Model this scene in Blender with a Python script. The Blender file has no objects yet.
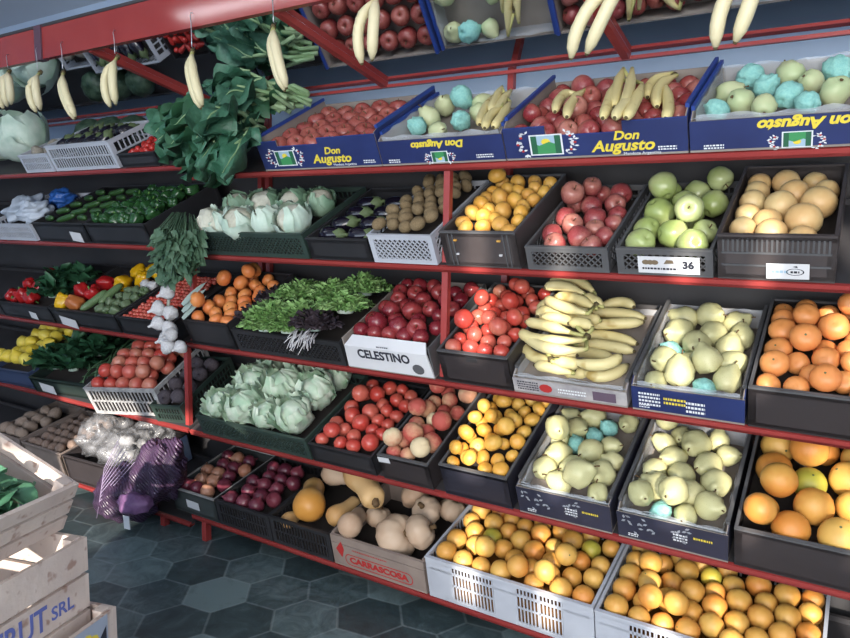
import bpy, math, random, json
from mathutils import Vector, Matrix, noise, Quaternion
R = math.radians
random.seed(7)
rnd = random.uniform
C = bpy.context.scene.collection
DATA = json.loads('''{"A2":{"tray":0.029,"f":[[0.051,0.19,0.068,0.0386,"c"],[0.052,0.408,0.069,0.0398],[0.062,0.267,0.069,0.0401],[0.171,0.125,0.068,0.0337],[0.131,0.4,0.102,0.0459,"c"],[0.217,0.213,0.069,0.0401,"c"],[0.198,0.414,0.063,0.0337],[0.247,0.297,0.068,0.0337]]},"A3":{"tray":0.03,"f":[[0.046,0.267,0.07,0.0363],[0.041,0.14,0.097,0.0312],[0.046,0.414,0.066,0.0361],[0.051,0.341,0.071,0.0376],[0.12,0.409,0.088,0.0409],[0.184,0.284,0.086,0.0374],[0.197,0.412,0.072,0.0376],[0.172,0.17,0.092,0.0394],[0.391,0.16,0.069,0.0319],[0.39,0.419,0.067,0.0312],[0.265,0.419,0.066,0.0312],[0.245,0.165,0.066,0.0313],[0.044,0.044,0.064,0.0341],[0.119,0.044,0.064,0.0341],[0.187,0.044,0.064,0.0341],[0.256,0.044,0.064,0.0341],[0.324,0.044,0.064,0.0341],[0.392,0.044,0.064,0.0341],[0.46,0.044,0.064,0.0341],[0.082,0.101,0.064,0.0341],[0.153,0.104,0.064,0.0341],[0.221,0.104,0.064,0.0341],[0.289,0.103,0.064,0.0341],[0.357,0.103,0.064,0.0341],[0.426,0.103,0.064,0.0341],[0.495,0.103,0.064,0.0341],[0.105,0.165,0.064,0.0341],[0.322,0.163,0.064,0.0341],[0.461,0.162,0.064,0.0341],[0.044,0.196,0.064,0.0341],[0.283,0.219,0.064,0.0341],[0.359,0.22,0.064,0.0341],[0.495,0.221,0.064,0.0341],[0.121,0.231,0.064,0.0341],[0.427,0.221,0.064,0.0341],[0.215,0.223,0.064,0.0341],[0.32,0.277,0.064,0.0341],[0.252,0.28,0.064,0.0341],[0.393,0.28,0.064,0.0341],[0.461,0.28,0.064,0.0341],[0.109,0.298,0.064,0.0341],[0.291,0.338,0.064,0.0341],[0.359,0.339,0.064,0.0341],[0.427,0.339,0.064,0.0341],[0.495,0.339,0.064,0.0341],[0.155,0.348,0.064,0.0341],[0.223,0.346,0.064,0.0341],[0.327,0.399,0.064,0.0341],[0.461,0.398,0.064,0.0341]]},"A4":{"tray":0.024,"f":[[0.09,0.403,0.069,0.0453,"c"],[0.146,0.303,0.065,0.0412,"c"],[0.211,0.217,0.066,0.042,"c"],[0.264,0.155,0.062,0.0351,"c"],[0.315,0.403,0.069,0.0453,"c"],[0.046,0.143,0.062,0.0343,"c"],[0.047,0.292,0.062,0.0351],[0.093,0.206,0.062,0.0375],[0.161,0.149,0.062,0.033],[0.199,0.409,0.063,0.0394],[0.256,0.332,0.062,0.0335],[0.323,0.227,0.063,0.0392]]},"B1":{"tray":0.085,"f":[[0.039,0.095,0.113,0.0273],[0.072,0.049,0.115,0.0295],[0.129,0.063,0.114,0.029],[0.188,0.072,0.118,0.0301],[0.232,0.108,0.114,0.0252],[0.042,0.164,0.116,0.0306],[0.097,0.137,0.114,0.029],[0.153,0.174,0.119,0.0323],[0.222,0.162,0.116,0.0299],[0.038,0.29,0.113,0.028],[0.044,0.231,0.117,0.0316],[0.097,0.273,0.122,0.034],[0.16,0.254,0.118,0.0323],[0.222,0.268,0.113,0.0266],[0.046,0.379,0.161,0.0342],[0.087,0.363,0.114,0.0282],[0.139,0.34,0.115,0.0288],[0.036,0.344,0.111,0.0259],[0.189,0.369,0.114,0.0287],[0.101,0.419,0.116,0.0301],[0.04,0.42,0.114,0.0282],[0.167,0.421,0.114,0.0283],[0.233,0.037,0.113,0.0272],[0.15,0.115,0.113,0.0272],[0.093,0.193,0.113,0.0272],[0.206,0.217,0.113,0.0272],[0.185,0.308,0.113,0.0272],[0.233,0.334,0.113,0.0272],[0.23,0.407,0.113,0.0272]]},"B2":{"tray":0.032,"f":[[0.046,0.11,0.066,0.0338],[0.079,0.051,0.066,0.0341],[0.142,0.087,0.072,0.0384],[0.215,0.103,0.065,0.0308],[0.048,0.235,0.068,0.0362],[0.089,0.175,0.068,0.0366],[0.151,0.219,0.071,0.0391],[0.216,0.193,0.066,0.0296],[0.053,0.298,0.122,0.0405],[0.109,0.315,0.068,0.036],[0.18,0.33,0.068,0.0363],[0.046,0.347,0.066,0.0345],[0.095,0.372,0.112,0.0336],[0.18,0.41,0.07,0.0375],[0.045,0.415,0.065,0.0332],[0.111,0.416,0.064,0.0324],[0.197,0.042,0.064,0.0324],[0.171,0.151,0.064,0.0324],[0.211,0.257,0.064,0.0324]]},"B3":{"tray":0.029,"f":[[0.056,0.059,0.073,0.0438],[0.129,0.114,0.073,0.0443],[0.198,0.058,0.074,0.0443],[0.165,0.178,0.122,0.0437],[0.06,0.249,0.077,0.048],[0.153,0.246,0.071,0.042],[0.205,0.315,0.073,0.0423],[0.057,0.328,0.129,0.0453],[0.121,0.323,0.071,0.0414],[0.207,0.408,0.118,0.0395],[0.055,0.402,0.074,0.0429],[0.14,0.405,0.072,0.0424],[0.21,0.14,0.066,0.0372],[0.051,0.146,0.07,0.0407]]},"B4":{"tray":0.058,"f":[[0.046,0.101,0.098,0.0353],[0.119,0.074,0.1,0.0409],[0.186,0.141,0.106,0.0476],[0.123,0.229,0.106,0.0446],[0.045,0.197,0.093,0.0347],[0.213,0.247,0.106,0.0476],[0.149,0.314,0.102,0.0439],[0.049,0.344,0.095,0.0366],[0.119,0.399,0.102,0.0398],[0.225,0.352,0.093,0.035],[0.046,0.415,0.093,0.0347],[0.192,0.413,0.093,0.0347],[0.193,0.048,0.096,0.0379],[0.1,0.15,0.096,0.0379],[0.048,0.27,0.099,0.0379]]},"CM":{"tray":0.077,"f":[[0.049,0.076,0.184,0.0368],[0.045,0.045,0.111,0.0335],[0.112,0.087,0.111,0.0332],[0.05,0.113,0.123,0.0351],[0.045,0.182,0.112,0.0347],[0.049,0.247,0.196,0.0391],[0.047,0.251,0.112,0.035],[0.095,0.288,0.152,0.0367],[0.143,0.314,0.199,0.0357],[0.046,0.328,0.111,0.0338],[0.091,0.39,0.163,0.0371],[0.122,0.337,0.111,0.0331],[0.139,0.248,0.112,0.0348],[0.109,0.191,0.113,0.03],[0.045,0.395,0.111,0.0332],[0.148,0.397,0.109,0.0317],[0.161,0.043,0.11,0.0328],[0.232,0.043,0.11,0.0328],[0.197,0.098,0.11,0.0328],[0.148,0.142,0.11,0.0328],[0.232,0.153,0.11,0.0328],[0.184,0.197,0.11,0.0328],[0.232,0.243,0.11,0.0328],[0.19,0.293,0.11,0.0328],[0.229,0.346,0.11,0.0328]]},"CA":{"tray":0.086,"f":[[0.043,0.154,0.119,0.0327],[0.096,0.109,0.14,0.0397],[0.19,0.108,0.132,0.0388],[0.269,0.106,0.128,0.04],[0.041,0.242,0.117,0.0307],[0.094,0.204,0.131,0.0362],[0.181,0.218,0.131,0.0399],[0.246,0.251,0.12,0.0339],[0.299,0.214,0.12,0.0298],[0.331,0.137,0.119,0.0306],[0.177,0.307,0.124,0.0363],[0.071,0.298,0.123,0.0339],[0.043,0.359,0.119,0.0327],[0.117,0.348,0.121,0.0344],[0.216,0.368,0.125,0.0365],[0.102,0.415,0.12,0.0335],[0.168,0.417,0.119,0.0327],[0.039,0.421,0.116,0.0294],[0.27,0.315,0.12,0.0296],[0.042,0.042,0.118,0.0318],[0.105,0.042,0.118,0.0318],[0.169,0.042,0.118,0.0318],[0.234,0.042,0.118,0.0318],[0.3,0.042,0.118,0.0318],[0.143,0.158,0.118,0.0318],[0.235,0.172,0.118,0.0318],[0.126,0.263,0.118,0.0318],[0.33,0.267,0.118,0.0318],[0.33,0.331,0.118,0.0318],[0.284,0.375,0.118,0.0318],[0.33,0.418,0.118,0.0318]]},"CT":{"tray":0.086,"f":[[0.04,0.04,0.118,0.0305],[0.1,0.05,0.116,0.03],[0.158,0.039,0.118,0.0286],[0.214,0.047,0.115,0.0284],[0.201,0.1,0.118,0.0258],[0.045,0.13,0.174,0.0353],[0.088,0.108,0.129,0.0307],[0.166,0.141,0.149,0.0344],[0.203,0.195,0.156,0.0321],[0.041,0.231,0.118,0.0313],[0.042,0.168,0.118,0.0317],[0.096,0.211,0.134,0.0293],[0.039,0.292,0.115,0.0291],[0.044,0.276,0.173,0.0309],[0.091,0.266,0.115,0.0292],[0.139,0.305,0.149,0.0355],[0.039,0.35,0.116,0.0288],[0.152,0.384,0.164,0.0304],[0.038,0.422,0.115,0.0282],[0.108,0.423,0.149,0.0274],[0.036,0.096,0.112,0.0258],[0.144,0.094,0.114,0.0282],[0.219,0.151,0.114,0.0282],[0.114,0.16,0.114,0.0282],[0.16,0.192,0.114,0.0282],[0.145,0.247,0.114,0.0282],[0.219,0.236,0.114,0.0282],[0.188,0.283,0.114,0.0282],[0.089,0.323,0.114,0.0282],[0.219,0.331,0.114,0.0282],[0.132,0.359,0.114,0.0282],[0.186,0.376,0.114,0.0282],[0.083,0.387,0.114,0.0282],[0.219,0.422,0.114,0.0282],[0.152,0.422,0.114,0.0282]]},"CP":{"tray":0.03,"f":[[0.062,0.398,0.072,0.0419,200],[0.143,0.398,0.093,0.0417,20],[0.219,0.402,0.068,0.038,330],[0.243,0.332,0.067,0.0367,270],[0.066,0.308,0.076,0.0458,120],[0.163,0.319,0.073,0.043,110],[0.131,0.241,0.085,0.0423,90],[0.221,0.258,0.07,0.04,280],[0.24,0.181,0.073,0.0402,130],[0.179,0.138,0.108,0.0417,250],[0.062,0.133,0.093,0.0416,110],[0.058,0.209,0.07,0.0381,"c"],[0.12,0.073,0.1,0.0423,270],[0.241,0.102,0.071,0.039,280],[0.185,0.055,0.065,0.0345,"c"],[0.055,0.055,0.065,0.0345,90],[0.124,0.167,0.065,0.0345,300]]},"CO":{"tray":0.081,"f":[[0.042,0.042,0.114,0.0323],[0.107,0.043,0.114,0.0327],[0.17,0.048,0.152,0.0382],[0.253,0.042,0.113,0.0316],[0.049,0.109,0.138,0.0386],[0.139,0.101,0.115,0.0336],[0.165,0.163,0.13,0.0352],[0.112,0.201,0.168,0.0402],[0.174,0.283,0.158,0.0402],[0.048,0.2,0.119,0.038],[0.049,0.275,0.138,0.0391],[0.105,0.316,0.168,0.0365],[0.176,0.355,0.118,0.0361],[0.226,0.143,0.142,0.0306],[0.218,0.209,0.134,0.033],[0.244,0.347,0.133,0.0341],[0.044,0.347,0.127,0.0341],[0.155,0.421,0.111,0.0293],[0.097,0.419,0.125,0.0311],[0.208,0.391,0.17,0.034],[0.214,0.42,0.112,0.0303],[0.039,0.418,0.111,0.0293],[0.211,0.09,0.113,0.032],[0.273,0.11,0.113,0.032],[0.1,0.154,0.113,0.032],[0.273,0.174,0.113,0.032],[0.16,0.228,0.113,0.032],[0.273,0.238,0.113,0.032],[0.116,0.275,0.113,0.032],[0.23,0.285,0.113,0.032],[0.108,0.358,0.113,0.032],[0.273,0.403,0.113,0.032]]},"DT":{"tray":0.057,"f":[[0.04,0.04,0.085,0.0283],[0.085,0.061,0.124,0.0348],[0.131,0.039,0.086,0.0289],[0.194,0.04,0.087,0.0302],[0.254,0.068,0.093,0.0356],[0.041,0.136,0.088,0.0315],[0.098,0.112,0.087,0.0297],[0.152,0.154,0.099,0.0369],[0.214,0.14,0.085,0.0281],[0.042,0.241,0.089,0.0324],[0.086,0.188,0.096,0.0371],[0.147,0.228,0.095,0.0359],[0.045,0.337,0.092,0.0352],[0.073,0.282,0.137,0.0371],[0.115,0.331,0.103,0.0358],[0.21,0.255,0.093,0.0289],[0.041,0.401,0.086,0.029],[0.133,0.397,0.09,0.0334],[0.208,0.332,0.088,0.0307],[0.195,0.399,0.088,0.029],[0.261,0.182,0.09,0.0271],[0.268,0.128,0.088,0.0271],[0.16,0.089,0.086,0.0295],[0.204,0.197,0.086,0.0295],[0.265,0.239,0.086,0.0295],[0.164,0.29,0.086,0.0295],[0.263,0.306,0.086,0.0295],[0.254,0.371,0.086,0.0295]]},"DP":{"tray":0.067,"f":[[0.049,0.049,0.164,0.0367,"y"],[0.162,0.05,0.142,0.0385,"y"],[0.162,0.119,0.106,0.0389],[0.042,0.042,0.097,0.0301],[0.047,0.107,0.103,0.0353],[0.102,0.103,0.154,0.0399],[0.049,0.229,0.165,0.0362],[0.046,0.2,0.101,0.034],[0.107,0.169,0.102,0.0351],[0.161,0.208,0.138,0.0401],[0.049,0.283,0.116,0.0366],[0.103,0.238,0.102,0.0344,"y"],[0.047,0.387,0.151,0.0349],[0.103,0.365,0.103,0.0342],[0.162,0.409,0.113,0.0394,"y"],[0.042,0.347,0.097,0.0301],[0.111,0.302,0.097,0.0301],[0.171,0.301,0.103,0.0301],[0.102,0.042,0.097,0.0301],[0.067,0.418,0.097,0.0301]]},"DM":{"tray":0.094,"f":[[0.038,0.065,0.162,0.0262],[0.035,0.035,0.119,0.0248],[0.103,0.039,0.154,0.0286],[0.126,0.081,0.122,0.0282],[0.157,0.036,0.12,0.0265],[0.213,0.04,0.126,0.0295],[0.219,0.118,0.122,0.0243],[0.034,0.106,0.119,0.0245],[0.042,0.139,0.168,0.0316],[0.086,0.126,0.126,0.0311],[0.153,0.122,0.159,0.0334],[0.215,0.176,0.135,0.0283],[0.037,0.221,0.172,0.0272],[0.068,0.214,0.124,0.0299],[0.16,0.213,0.162,0.0334],[0.21,0.241,0.123,0.0289],[0.035,0.17,0.119,0.025],[0.039,0.291,0.169,0.0288],[0.073,0.296,0.123,0.0287],[0.16,0.276,0.141,0.0334],[0.212,0.311,0.125,0.0312],[0.037,0.339,0.121,0.0272],[0.035,0.257,0.119,0.0245],[0.086,0.356,0.151,0.0322],[0.043,0.397,0.121,0.0273],[0.127,0.385,0.121,0.0268],[0.215,0.37,0.128,0.0275],[0.072,0.07,0.121,0.0265],[0.18,0.084,0.121,0.0265],[0.111,0.178,0.121,0.0265],[0.163,0.167,0.121,0.0265],[0.121,0.236,0.121,0.0265],[0.081,0.256,0.16,0.0265],[0.123,0.318,0.121,0.0265],[0.166,0.349,0.121,0.0265],[0.09,0.423,0.121,0.0265],[0.163,0.423,0.121,0.0265],[0.216,0.423,0.121,0.0265]]},"DQ":{"tray":0.069,"f":[[0.063,0.235,0.176,0.0431,60],[0.053,0.264,0.102,0.0335,280],[0.097,0.32,0.113,0.0392,30],[0.131,0.393,0.11,0.0411,150],[0.055,0.381,0.107,0.0348,200],[0.248,0.396,0.107,0.0348,90],[0.06,0.103,0.11,0.0403,105],[0.078,0.183,0.11,0.0418,125],[0.178,0.208,0.123,0.041,110],[0.145,0.136,0.109,0.0402,130],[0.24,0.129,0.112,0.0434,85],[0.126,0.059,0.107,0.0389,200],[0.194,0.067,0.157,0.0459,320],[0.25,0.053,0.102,0.0335,90],[0.227,0.268,0.107,0.0335,0],[0.25,0.205,0.102,0.0335,180],[0.165,0.294,0.108,0.0335,"c"],[0.118,0.247,0.102,0.0335,"c"],[0.195,0.354,0.106,0.0335,"c"]]},"DR":{"tray":0.053,"f":[[0.059,0.059,0.135,0.0392,60],[0.058,0.213,0.091,0.0382,110],[0.086,0.133,0.1,0.0468,200],[0.147,0.073,0.157,0.0431,100],[0.177,0.132,0.099,0.0445,180],[0.244,0.083,0.118,0.0406,30],[0.139,0.208,0.094,0.0412,100],[0.1,0.279,0.093,0.0401,130],[0.203,0.273,0.094,0.0417,120],[0.24,0.195,0.1,0.045,80],[0.154,0.345,0.109,0.0461,100],[0.056,0.341,0.093,0.0359,210],[0.098,0.397,0.087,0.0341,90],[0.213,0.398,0.091,0.0351,270],[0.251,0.335,0.092,0.0341,0],[0.115,0.054,0.087,0.0341,"c"],[0.183,0.054,0.087,0.0341,90],[0.054,0.406,0.139,0.0341,0]]},"DO":{"tray":0.068,"f":[[0.065,0.387,0.121,0.053],[0.147,0.336,0.17,0.0539],[0.063,0.282,0.12,0.0513],[0.157,0.25,0.116,0.0479,"g"],[0.252,0.285,0.124,0.054],[0.085,0.192,0.163,0.0506],[0.175,0.152,0.127,0.0524],[0.265,0.188,0.115,0.0448],[0.055,0.055,0.176,0.0432],[0.128,0.062,0.118,0.0499],[0.239,0.065,0.121,0.053],[0.055,0.119,0.111,0.0432],[0.266,0.382,0.119,0.0436],[0.183,0.405,0.111,0.0432]]},"E1":{"tray":0.117,"f":[[0.051,0.334,0.157,0.0388],[0.131,0.28,0.156,0.0379],[0.09,0.206,0.156,0.0377],[0.05,0.14,0.157,0.0388],[0.051,0.063,0.158,0.0387],[0.125,0.049,0.155,0.037],[0.196,0.047,0.152,0.0345],[0.164,0.2,0.154,0.0369,"g"],[0.124,0.14,0.152,0.0347],[0.182,0.111,0.185,0.039],[0.226,0.162,0.153,0.0356],[0.27,0.05,0.156,0.039],[0.265,0.225,0.157,0.039],[0.316,0.285,0.157,0.039],[0.332,0.186,0.159,0.039],[0.288,0.124,0.154,0.0372],[0.335,0.051,0.198,0.0382],[0.358,0.107,0.152,0.0346],[0.427,0.103,0.153,0.0344],[0.43,0.05,0.212,0.0374],[0.388,0.235,0.153,0.0353],[0.433,0.294,0.158,0.039],[0.505,0.278,0.152,0.0351,"g"],[0.458,0.167,0.2,0.039],[0.492,0.21,0.151,0.034],[0.482,0.051,0.156,0.0387],[0.492,0.123,0.151,0.034],[0.559,0.143,0.154,0.0353],[0.557,0.051,0.154,0.0366],[0.56,0.212,0.152,0.034],[0.404,0.168,0.151,0.034],[0.39,0.046,0.151,0.034],[0.045,0.262,0.151,0.034],[0.201,0.26,0.151,0.034],[0.374,0.336,0.151,0.034],[0.244,0.311,0.15,0.033],[0.563,0.314,0.15,0.033],[0.18,0.331,0.15,0.033],[0.294,0.354,0.15,0.033],[0.479,0.349,0.15,0.033],[0.119,0.357,0.15,0.033]]},"E2":{"tray":0.112,"f":[[0.049,0.211,0.15,0.0382],[0.05,0.135,0.152,0.038],[0.05,0.053,0.153,0.0385],[0.118,0.182,0.166,0.0383],[0.047,0.285,0.148,0.0355],[0.103,0.253,0.186,0.0378],[0.184,0.144,0.152,0.039],[0.118,0.112,0.146,0.034],[0.122,0.044,0.146,0.034],[0.146,0.078,0.206,0.0378],[0.219,0.091,0.197,0.0376],[0.176,0.226,0.149,0.0368],[0.207,0.294,0.156,0.0385],[0.243,0.198,0.165,0.0381],[0.317,0.094,0.15,0.0368],[0.26,0.048,0.149,0.0365],[0.19,0.046,0.146,0.034],[0.313,0.169,0.155,0.0379],[0.379,0.054,0.149,0.0364],[0.372,0.223,0.152,0.039],[0.413,0.319,0.152,0.0389],[0.279,0.303,0.146,0.034,"g"],[0.436,0.181,0.151,0.0381],[0.379,0.134,0.149,0.0364],[0.497,0.136,0.15,0.0369],[0.438,0.096,0.146,0.034],[0.494,0.305,0.152,0.0389],[0.504,0.215,0.151,0.0375],[0.56,0.259,0.146,0.034],[0.046,0.354,0.146,0.034],[0.346,0.291,0.146,0.034],[0.255,0.128,0.146,0.034],[0.443,0.253,0.146,0.034],[0.128,0.308,0.146,0.034],[0.301,0.239,0.146,0.034],[0.561,0.173,0.146,0.034],[0.479,0.043,0.145,0.0329],[0.544,0.043,0.145,0.0329],[0.562,0.106,0.145,0.0329],[0.562,0.328,0.145,0.0329],[0.173,0.357,0.145,0.0329],[0.239,0.357,0.145,0.0329],[0.318,0.357,0.145,0.0329]]},"CB":[[[[-0.013,0.414,0.176],[0.078,0.424,0.176],[0.165,0.353,0.176]],[[-0.008,0.354,0.182],[0.046,0.375,0.182],[0.143,0.327,0.182]],[[0.044,0.31,0.176],[0.119,0.307,0.176],[0.2,0.255,0.176]],[[0.023,0.284,0.182],[0.086,0.248,0.182],[0.185,0.213,0.182]],[[0.147,0.324,0.176],[0.181,0.303,0.176],[0.221,0.271,0.176]]],[[[-0.014,0.287,0.127],[0.022,0.356,0.127],[0.155,0.313,0.127]],[[-0.001,0.248,0.133],[0.035,0.291,0.133],[0.156,0.238,0.133]],[[0.106,0.281,0.127],[0.178,0.268,0.127],[0.209,0.262,0.127]]],[[[0.022,0.216,0.147],[0.094,0.222,0.147],[0.152,0.192,0.147]],[[0.133,0.191,0.153],[0.176,0.198,0.153],[0.212,0.177,0.153]],[[-0.014,0.186,0.147],[0.059,0.175,0.147],[0.155,0.147,0.147]],[[-0.002,0.12,0.153],[0.07,0.084,0.153],[0.209,0.105,0.153]],[[-0.006,0.135,0.147],[0.101,0.056,0.147],[0.225,0.065,0.147]]],[[[-0.015,0.151,0.076],[0.043,0.093,0.076],[0.136,0.082,0.076]],[[0.065,0.043,0.082],[0.122,0.041,0.082],[0.191,0.027,0.082]]],[[[0.113,0.34,0.094],[0.21,0.367,0.094],[0.328,0.349,0.094]],[[0.158,0.368,0.1],[0.219,0.428,0.1],[0.277,0.404,0.1]],[[0.132,0.282,0.094],[0.231,0.298,0.094],[0.328,0.325,0.094]]],[[[0.113,0.248,0.057],[0.204,0.281,0.057],[0.324,0.252,0.057]],[[0.147,0.205,0.063],[0.231,0.215,0.063],[0.329,0.201,0.063]]],[[[0.133,0.161,0.055],[0.193,0.178,0.055],[0.281,0.157,0.055]],[[0.162,0.099,0.061],[0.227,0.112,0.061],[0.289,0.119,0.061]],[[0.148,0.058,0.055],[0.176,0.064,0.055],[0.224,0.064,0.055]],[[0.205,0.072,0.061],[0.279,0.057,0.061],[0.33,0.128,0.061]]],[[[0.139,0.027,0.116],[0.179,0.031,0.116],[0.216,0.025,0.116]],[[0.19,0.035,0.122],[0.282,0.032,0.122],[0.326,0.089,0.122]],[[0.105,0.069,0.116],[0.13,0.084,0.116],[0.194,0.073,0.116]]],[[[0.163,0.39,0.055],[0.215,0.423,0.055],[0.286,0.379,0.055]],[[0.125,0.361,0.061],[0.185,0.342,0.061],[0.245,0.363,0.061]]]],"BA3":[[[[0.135,0.1,0.11],[0.105,0.248,0.11],[0.139,0.272,0.11]],[[0.2,0.025,0.116],[0.171,0.155,0.116],[0.171,0.268,0.116]]],[[[0.335,0.044,0.128],[0.289,0.235,0.128],[0.252,0.43,0.128]],[[0.363,0.041,0.134],[0.34,0.183,0.134],[0.291,0.397,0.134]],[[0.329,-0.045,0.128],[0.302,0.109,0.128],[0.271,0.262,0.128]],[[0.369,-0.068,0.134],[0.365,0.022,0.134],[0.373,0.076,0.134]],[[0.396,-0.056,0.128],[0.386,0.071,0.128],[0.362,0.237,0.128]]],[[[0.384,0.208,0.097],[0.363,0.348,0.097],[0.401,0.431,0.097]],[[0.439,0.095,0.103],[0.403,0.271,0.103],[0.427,0.378,0.103]],[[0.481,0.008,0.097],[0.463,0.126,0.097],[0.401,0.336,0.097]]]],"BA2":[[[[0.375,0.05,0.105],[0.33,0.175,0.105],[0.286,0.342,0.105]],[[0.364,0.16,0.111],[0.324,0.295,0.111],[0.286,0.43,0.111]],[[0.392,0.144,0.105],[0.359,0.264,0.105],[0.337,0.392,0.105]],[[0.421,-0.007,0.111],[0.387,0.11,0.111],[0.39,0.183,0.111]],[[0.44,0.014,0.105],[0.424,0.12,0.105],[0.392,0.256,0.105]]]]}''')

# ---------------------------------------------------------------- materials
MATS = {}
def mat(name, col, rough=.5, col2=None, col3=None, nscale=8.0, bump=0.0, bscale=60.0, spec=.5, metal=0.0, var=0.0, sss=0.0, sheen=0.0, detail=3.0, coat=0.0):
    """principled material; noise mixes col and col2, each object draws its own mix with var, col3 adds small flecks"""
    if name in MATS: return MATS[name]
    m = bpy.data.materials.new(name); m.use_nodes = True
    nt = m.node_tree; b = nt.nodes['Principled BSDF']
    b.inputs['Roughness'].default_value = rough
    b.inputs['Specular IOR Level'].default_value = spec
    b.inputs['Metallic'].default_value = metal
    if coat: b.inputs['Coat Weight'].default_value = coat; b.inputs['Coat Roughness'].default_value = .15
    c4 = lambda c: (c[0], c[1], c[2], 1)
    b.inputs['Base Color'].default_value = c4(col)
    tc = nt.nodes.new('ShaderNodeTexCoord')
    if sss:
        b.inputs['Subsurface Weight'].default_value = sss
        b.inputs['Subsurface Radius'].default_value = (.02, .01, .005)
    if col2:
        n = nt.nodes.new('ShaderNodeTexNoise'); n.inputs['Scale'].default_value = nscale; n.inputs['Detail'].default_value = detail
        oi = nt.nodes.new('ShaderNodeObjectInfo')
        add = nt.nodes.new('ShaderNodeVectorMath'); add.operation = 'ADD'
        mul = nt.nodes.new('ShaderNodeVectorMath'); mul.operation = 'SCALE'; mul.inputs[0].default_value = (7, 13, 5)
        nt.links.new(oi.outputs['Random'], mul.inputs['Scale'])
        nt.links.new(tc.outputs['Object'], add.inputs[0]); nt.links.new(mul.outputs[0], add.inputs[1])
        nt.links.new(add.outputs[0], n.inputs['Vector'])
        mr = nt.nodes.new('ShaderNodeMapRange'); mr.inputs[1].default_value = .35; mr.inputs[2].default_value = .65
        nt.links.new(n.outputs['Fac'], mr.inputs[0])
        fac = mr.outputs[0]
        if var:
            a = nt.nodes.new('ShaderNodeMath'); a.operation = 'MULTIPLY_ADD'; a.inputs[1].default_value = 2*var; a.inputs[2].default_value = -var
            nt.links.new(oi.outputs['Random'], a.inputs[0])
            a2 = nt.nodes.new('ShaderNodeMath'); a2.operation = 'ADD'; a2.use_clamp = True
            nt.links.new(fac, a2.inputs[0]); nt.links.new(a.outputs[0], a2.inputs[1]); fac = a2.outputs[0]
        mx = nt.nodes.new('ShaderNodeMix'); mx.data_type = 'RGBA'
        mx.inputs['A'].default_value = c4(col); mx.inputs['B'].default_value = c4(col2)
        nt.links.new(fac, mx.inputs['Factor']); out = mx.outputs['Result']
        if col3:
            n2 = nt.nodes.new('ShaderNodeTexNoise'); n2.inputs['Scale'].default_value = nscale*6; n2.inputs['Detail'].default_value = 2
            nt.links.new(add.outputs[0], n2.inputs['Vector'])
            mr2 = nt.nodes.new('ShaderNodeMapRange'); mr2.inputs[1].default_value = .60; mr2.inputs[2].default_value = .72
            nt.links.new(n2.outputs['Fac'], mr2.inputs[0])
            mx2 = nt.nodes.new('ShaderNodeMix'); mx2.data_type = 'RGBA'; mx2.inputs['B'].default_value = c4(col3)
            nt.links.new(out, mx2.inputs['A']); nt.links.new(mr2.outputs[0], mx2.inputs['Factor']); out = mx2.outputs['Result']
        nt.links.new(out, b.inputs['Base Color'])
    if bump:
        nb = nt.nodes.new('ShaderNodeTexNoise'); nb.inputs['Scale'].default_value = bscale; nb.inputs['Detail'].default_value = 2
        nt.links.new(tc.outputs['Object'], nb.inputs['Vector'])
        bp = nt.nodes.new('ShaderNodeBump'); bp.inputs['Strength'].default_value = bump; bp.inputs['Distance'].default_value = .01
        nt.links.new(nb.outputs['Fac'], bp.inputs['Height']); nt.links.new(bp.outputs[0], b.inputs['Normal'])
    MATS[name] = m
    return m

RED = mat('rack_red_paint', (.29,.038,.036), .22, (.36,.055,.05), nscale=3)
BLUE = mat('carton_blue_print', (.016,.024,.10), .45, (.022,.036,.14), nscale=4)
BLUEIN = mat('carton_blue_edge', (.02,.055,.27), .5)
KRAFT = mat('carton_grey_board', (.30,.26,.23), .8, (.24,.2,.18), nscale=6)
BLACK = mat('black_plastic', (.020,.020,.023), .5, (.030,.029,.033), nscale=5)
DARKBOX = mat('dark_carton', (.030,.024,.026), .55, (.042,.034,.036), nscale=3)
GREY = mat('grey_plastic', (.078,.078,.084), .5, (.105,.105,.11), nscale=5)
TAUPE = mat('brown_grey_plastic', (.052,.042,.043), .5, (.072,.06,.06), nscale=5)
WHITE = mat('white_plastic', (.52,.54,.60), .45, (.44,.46,.52), nscale=7)
DGREEN = mat('dark_green_plastic', (.024,.042,.036), .5, (.035,.058,.048), nscale=5)
PAPER = mat('white_paper', (.68,.68,.70), .8, (.6,.6,.63), nscale=5)
NEWS = mat('worn_white_paint', (.55,.54,.53), .8, (.32,.31,.32), nscale=30)
INK = mat('dark_ink', (.02,.022,.035), .6)
WHITEINK = mat('white_ink', (.75,.77,.8), .6)
YELLOWINK = mat('yellow_ink', (.78,.62,.06), .5)
GREENINK = mat('green_ink', (.05,.28,.10), .6)
REDINK = mat('red_ink', (.45,.03,.03), .6)
BLUEINK = mat('blue_stencil_ink', (.12,.15,.42), .7)
SKYINK = mat('pale_blue_ink', (.35,.5,.62), .6)
WOOD = mat('pale_poplar_wood', (.66,.56,.50), .75, (.52,.42,.38), (.36,.24,.2), nscale=5, bump=.15)
WOODOLD = mat('grey_crate_wood', (.30,.235,.20), .8, (.22,.17,.15), nscale=7)
PAD = mat('dark_packing_pad', (.035,.028,.026), .9)
STEM = mat('brown_stem', (.12,.07,.03), .8)
GSTEM = mat('green_stem', (.10,.22,.05), .7)
STEEL = mat('hook_steel', (.55,.55,.58), .3, metal=1)
SHEET = mat('grey_sheet_metal', (.045,.042,.046), .6, (.035,.033,.036), nscale=3)
TISSUE = mat('cyan_tissue', (.24,.56,.52), .8, (.33,.66,.60), nscale=4, bump=.4, bscale=14)

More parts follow.
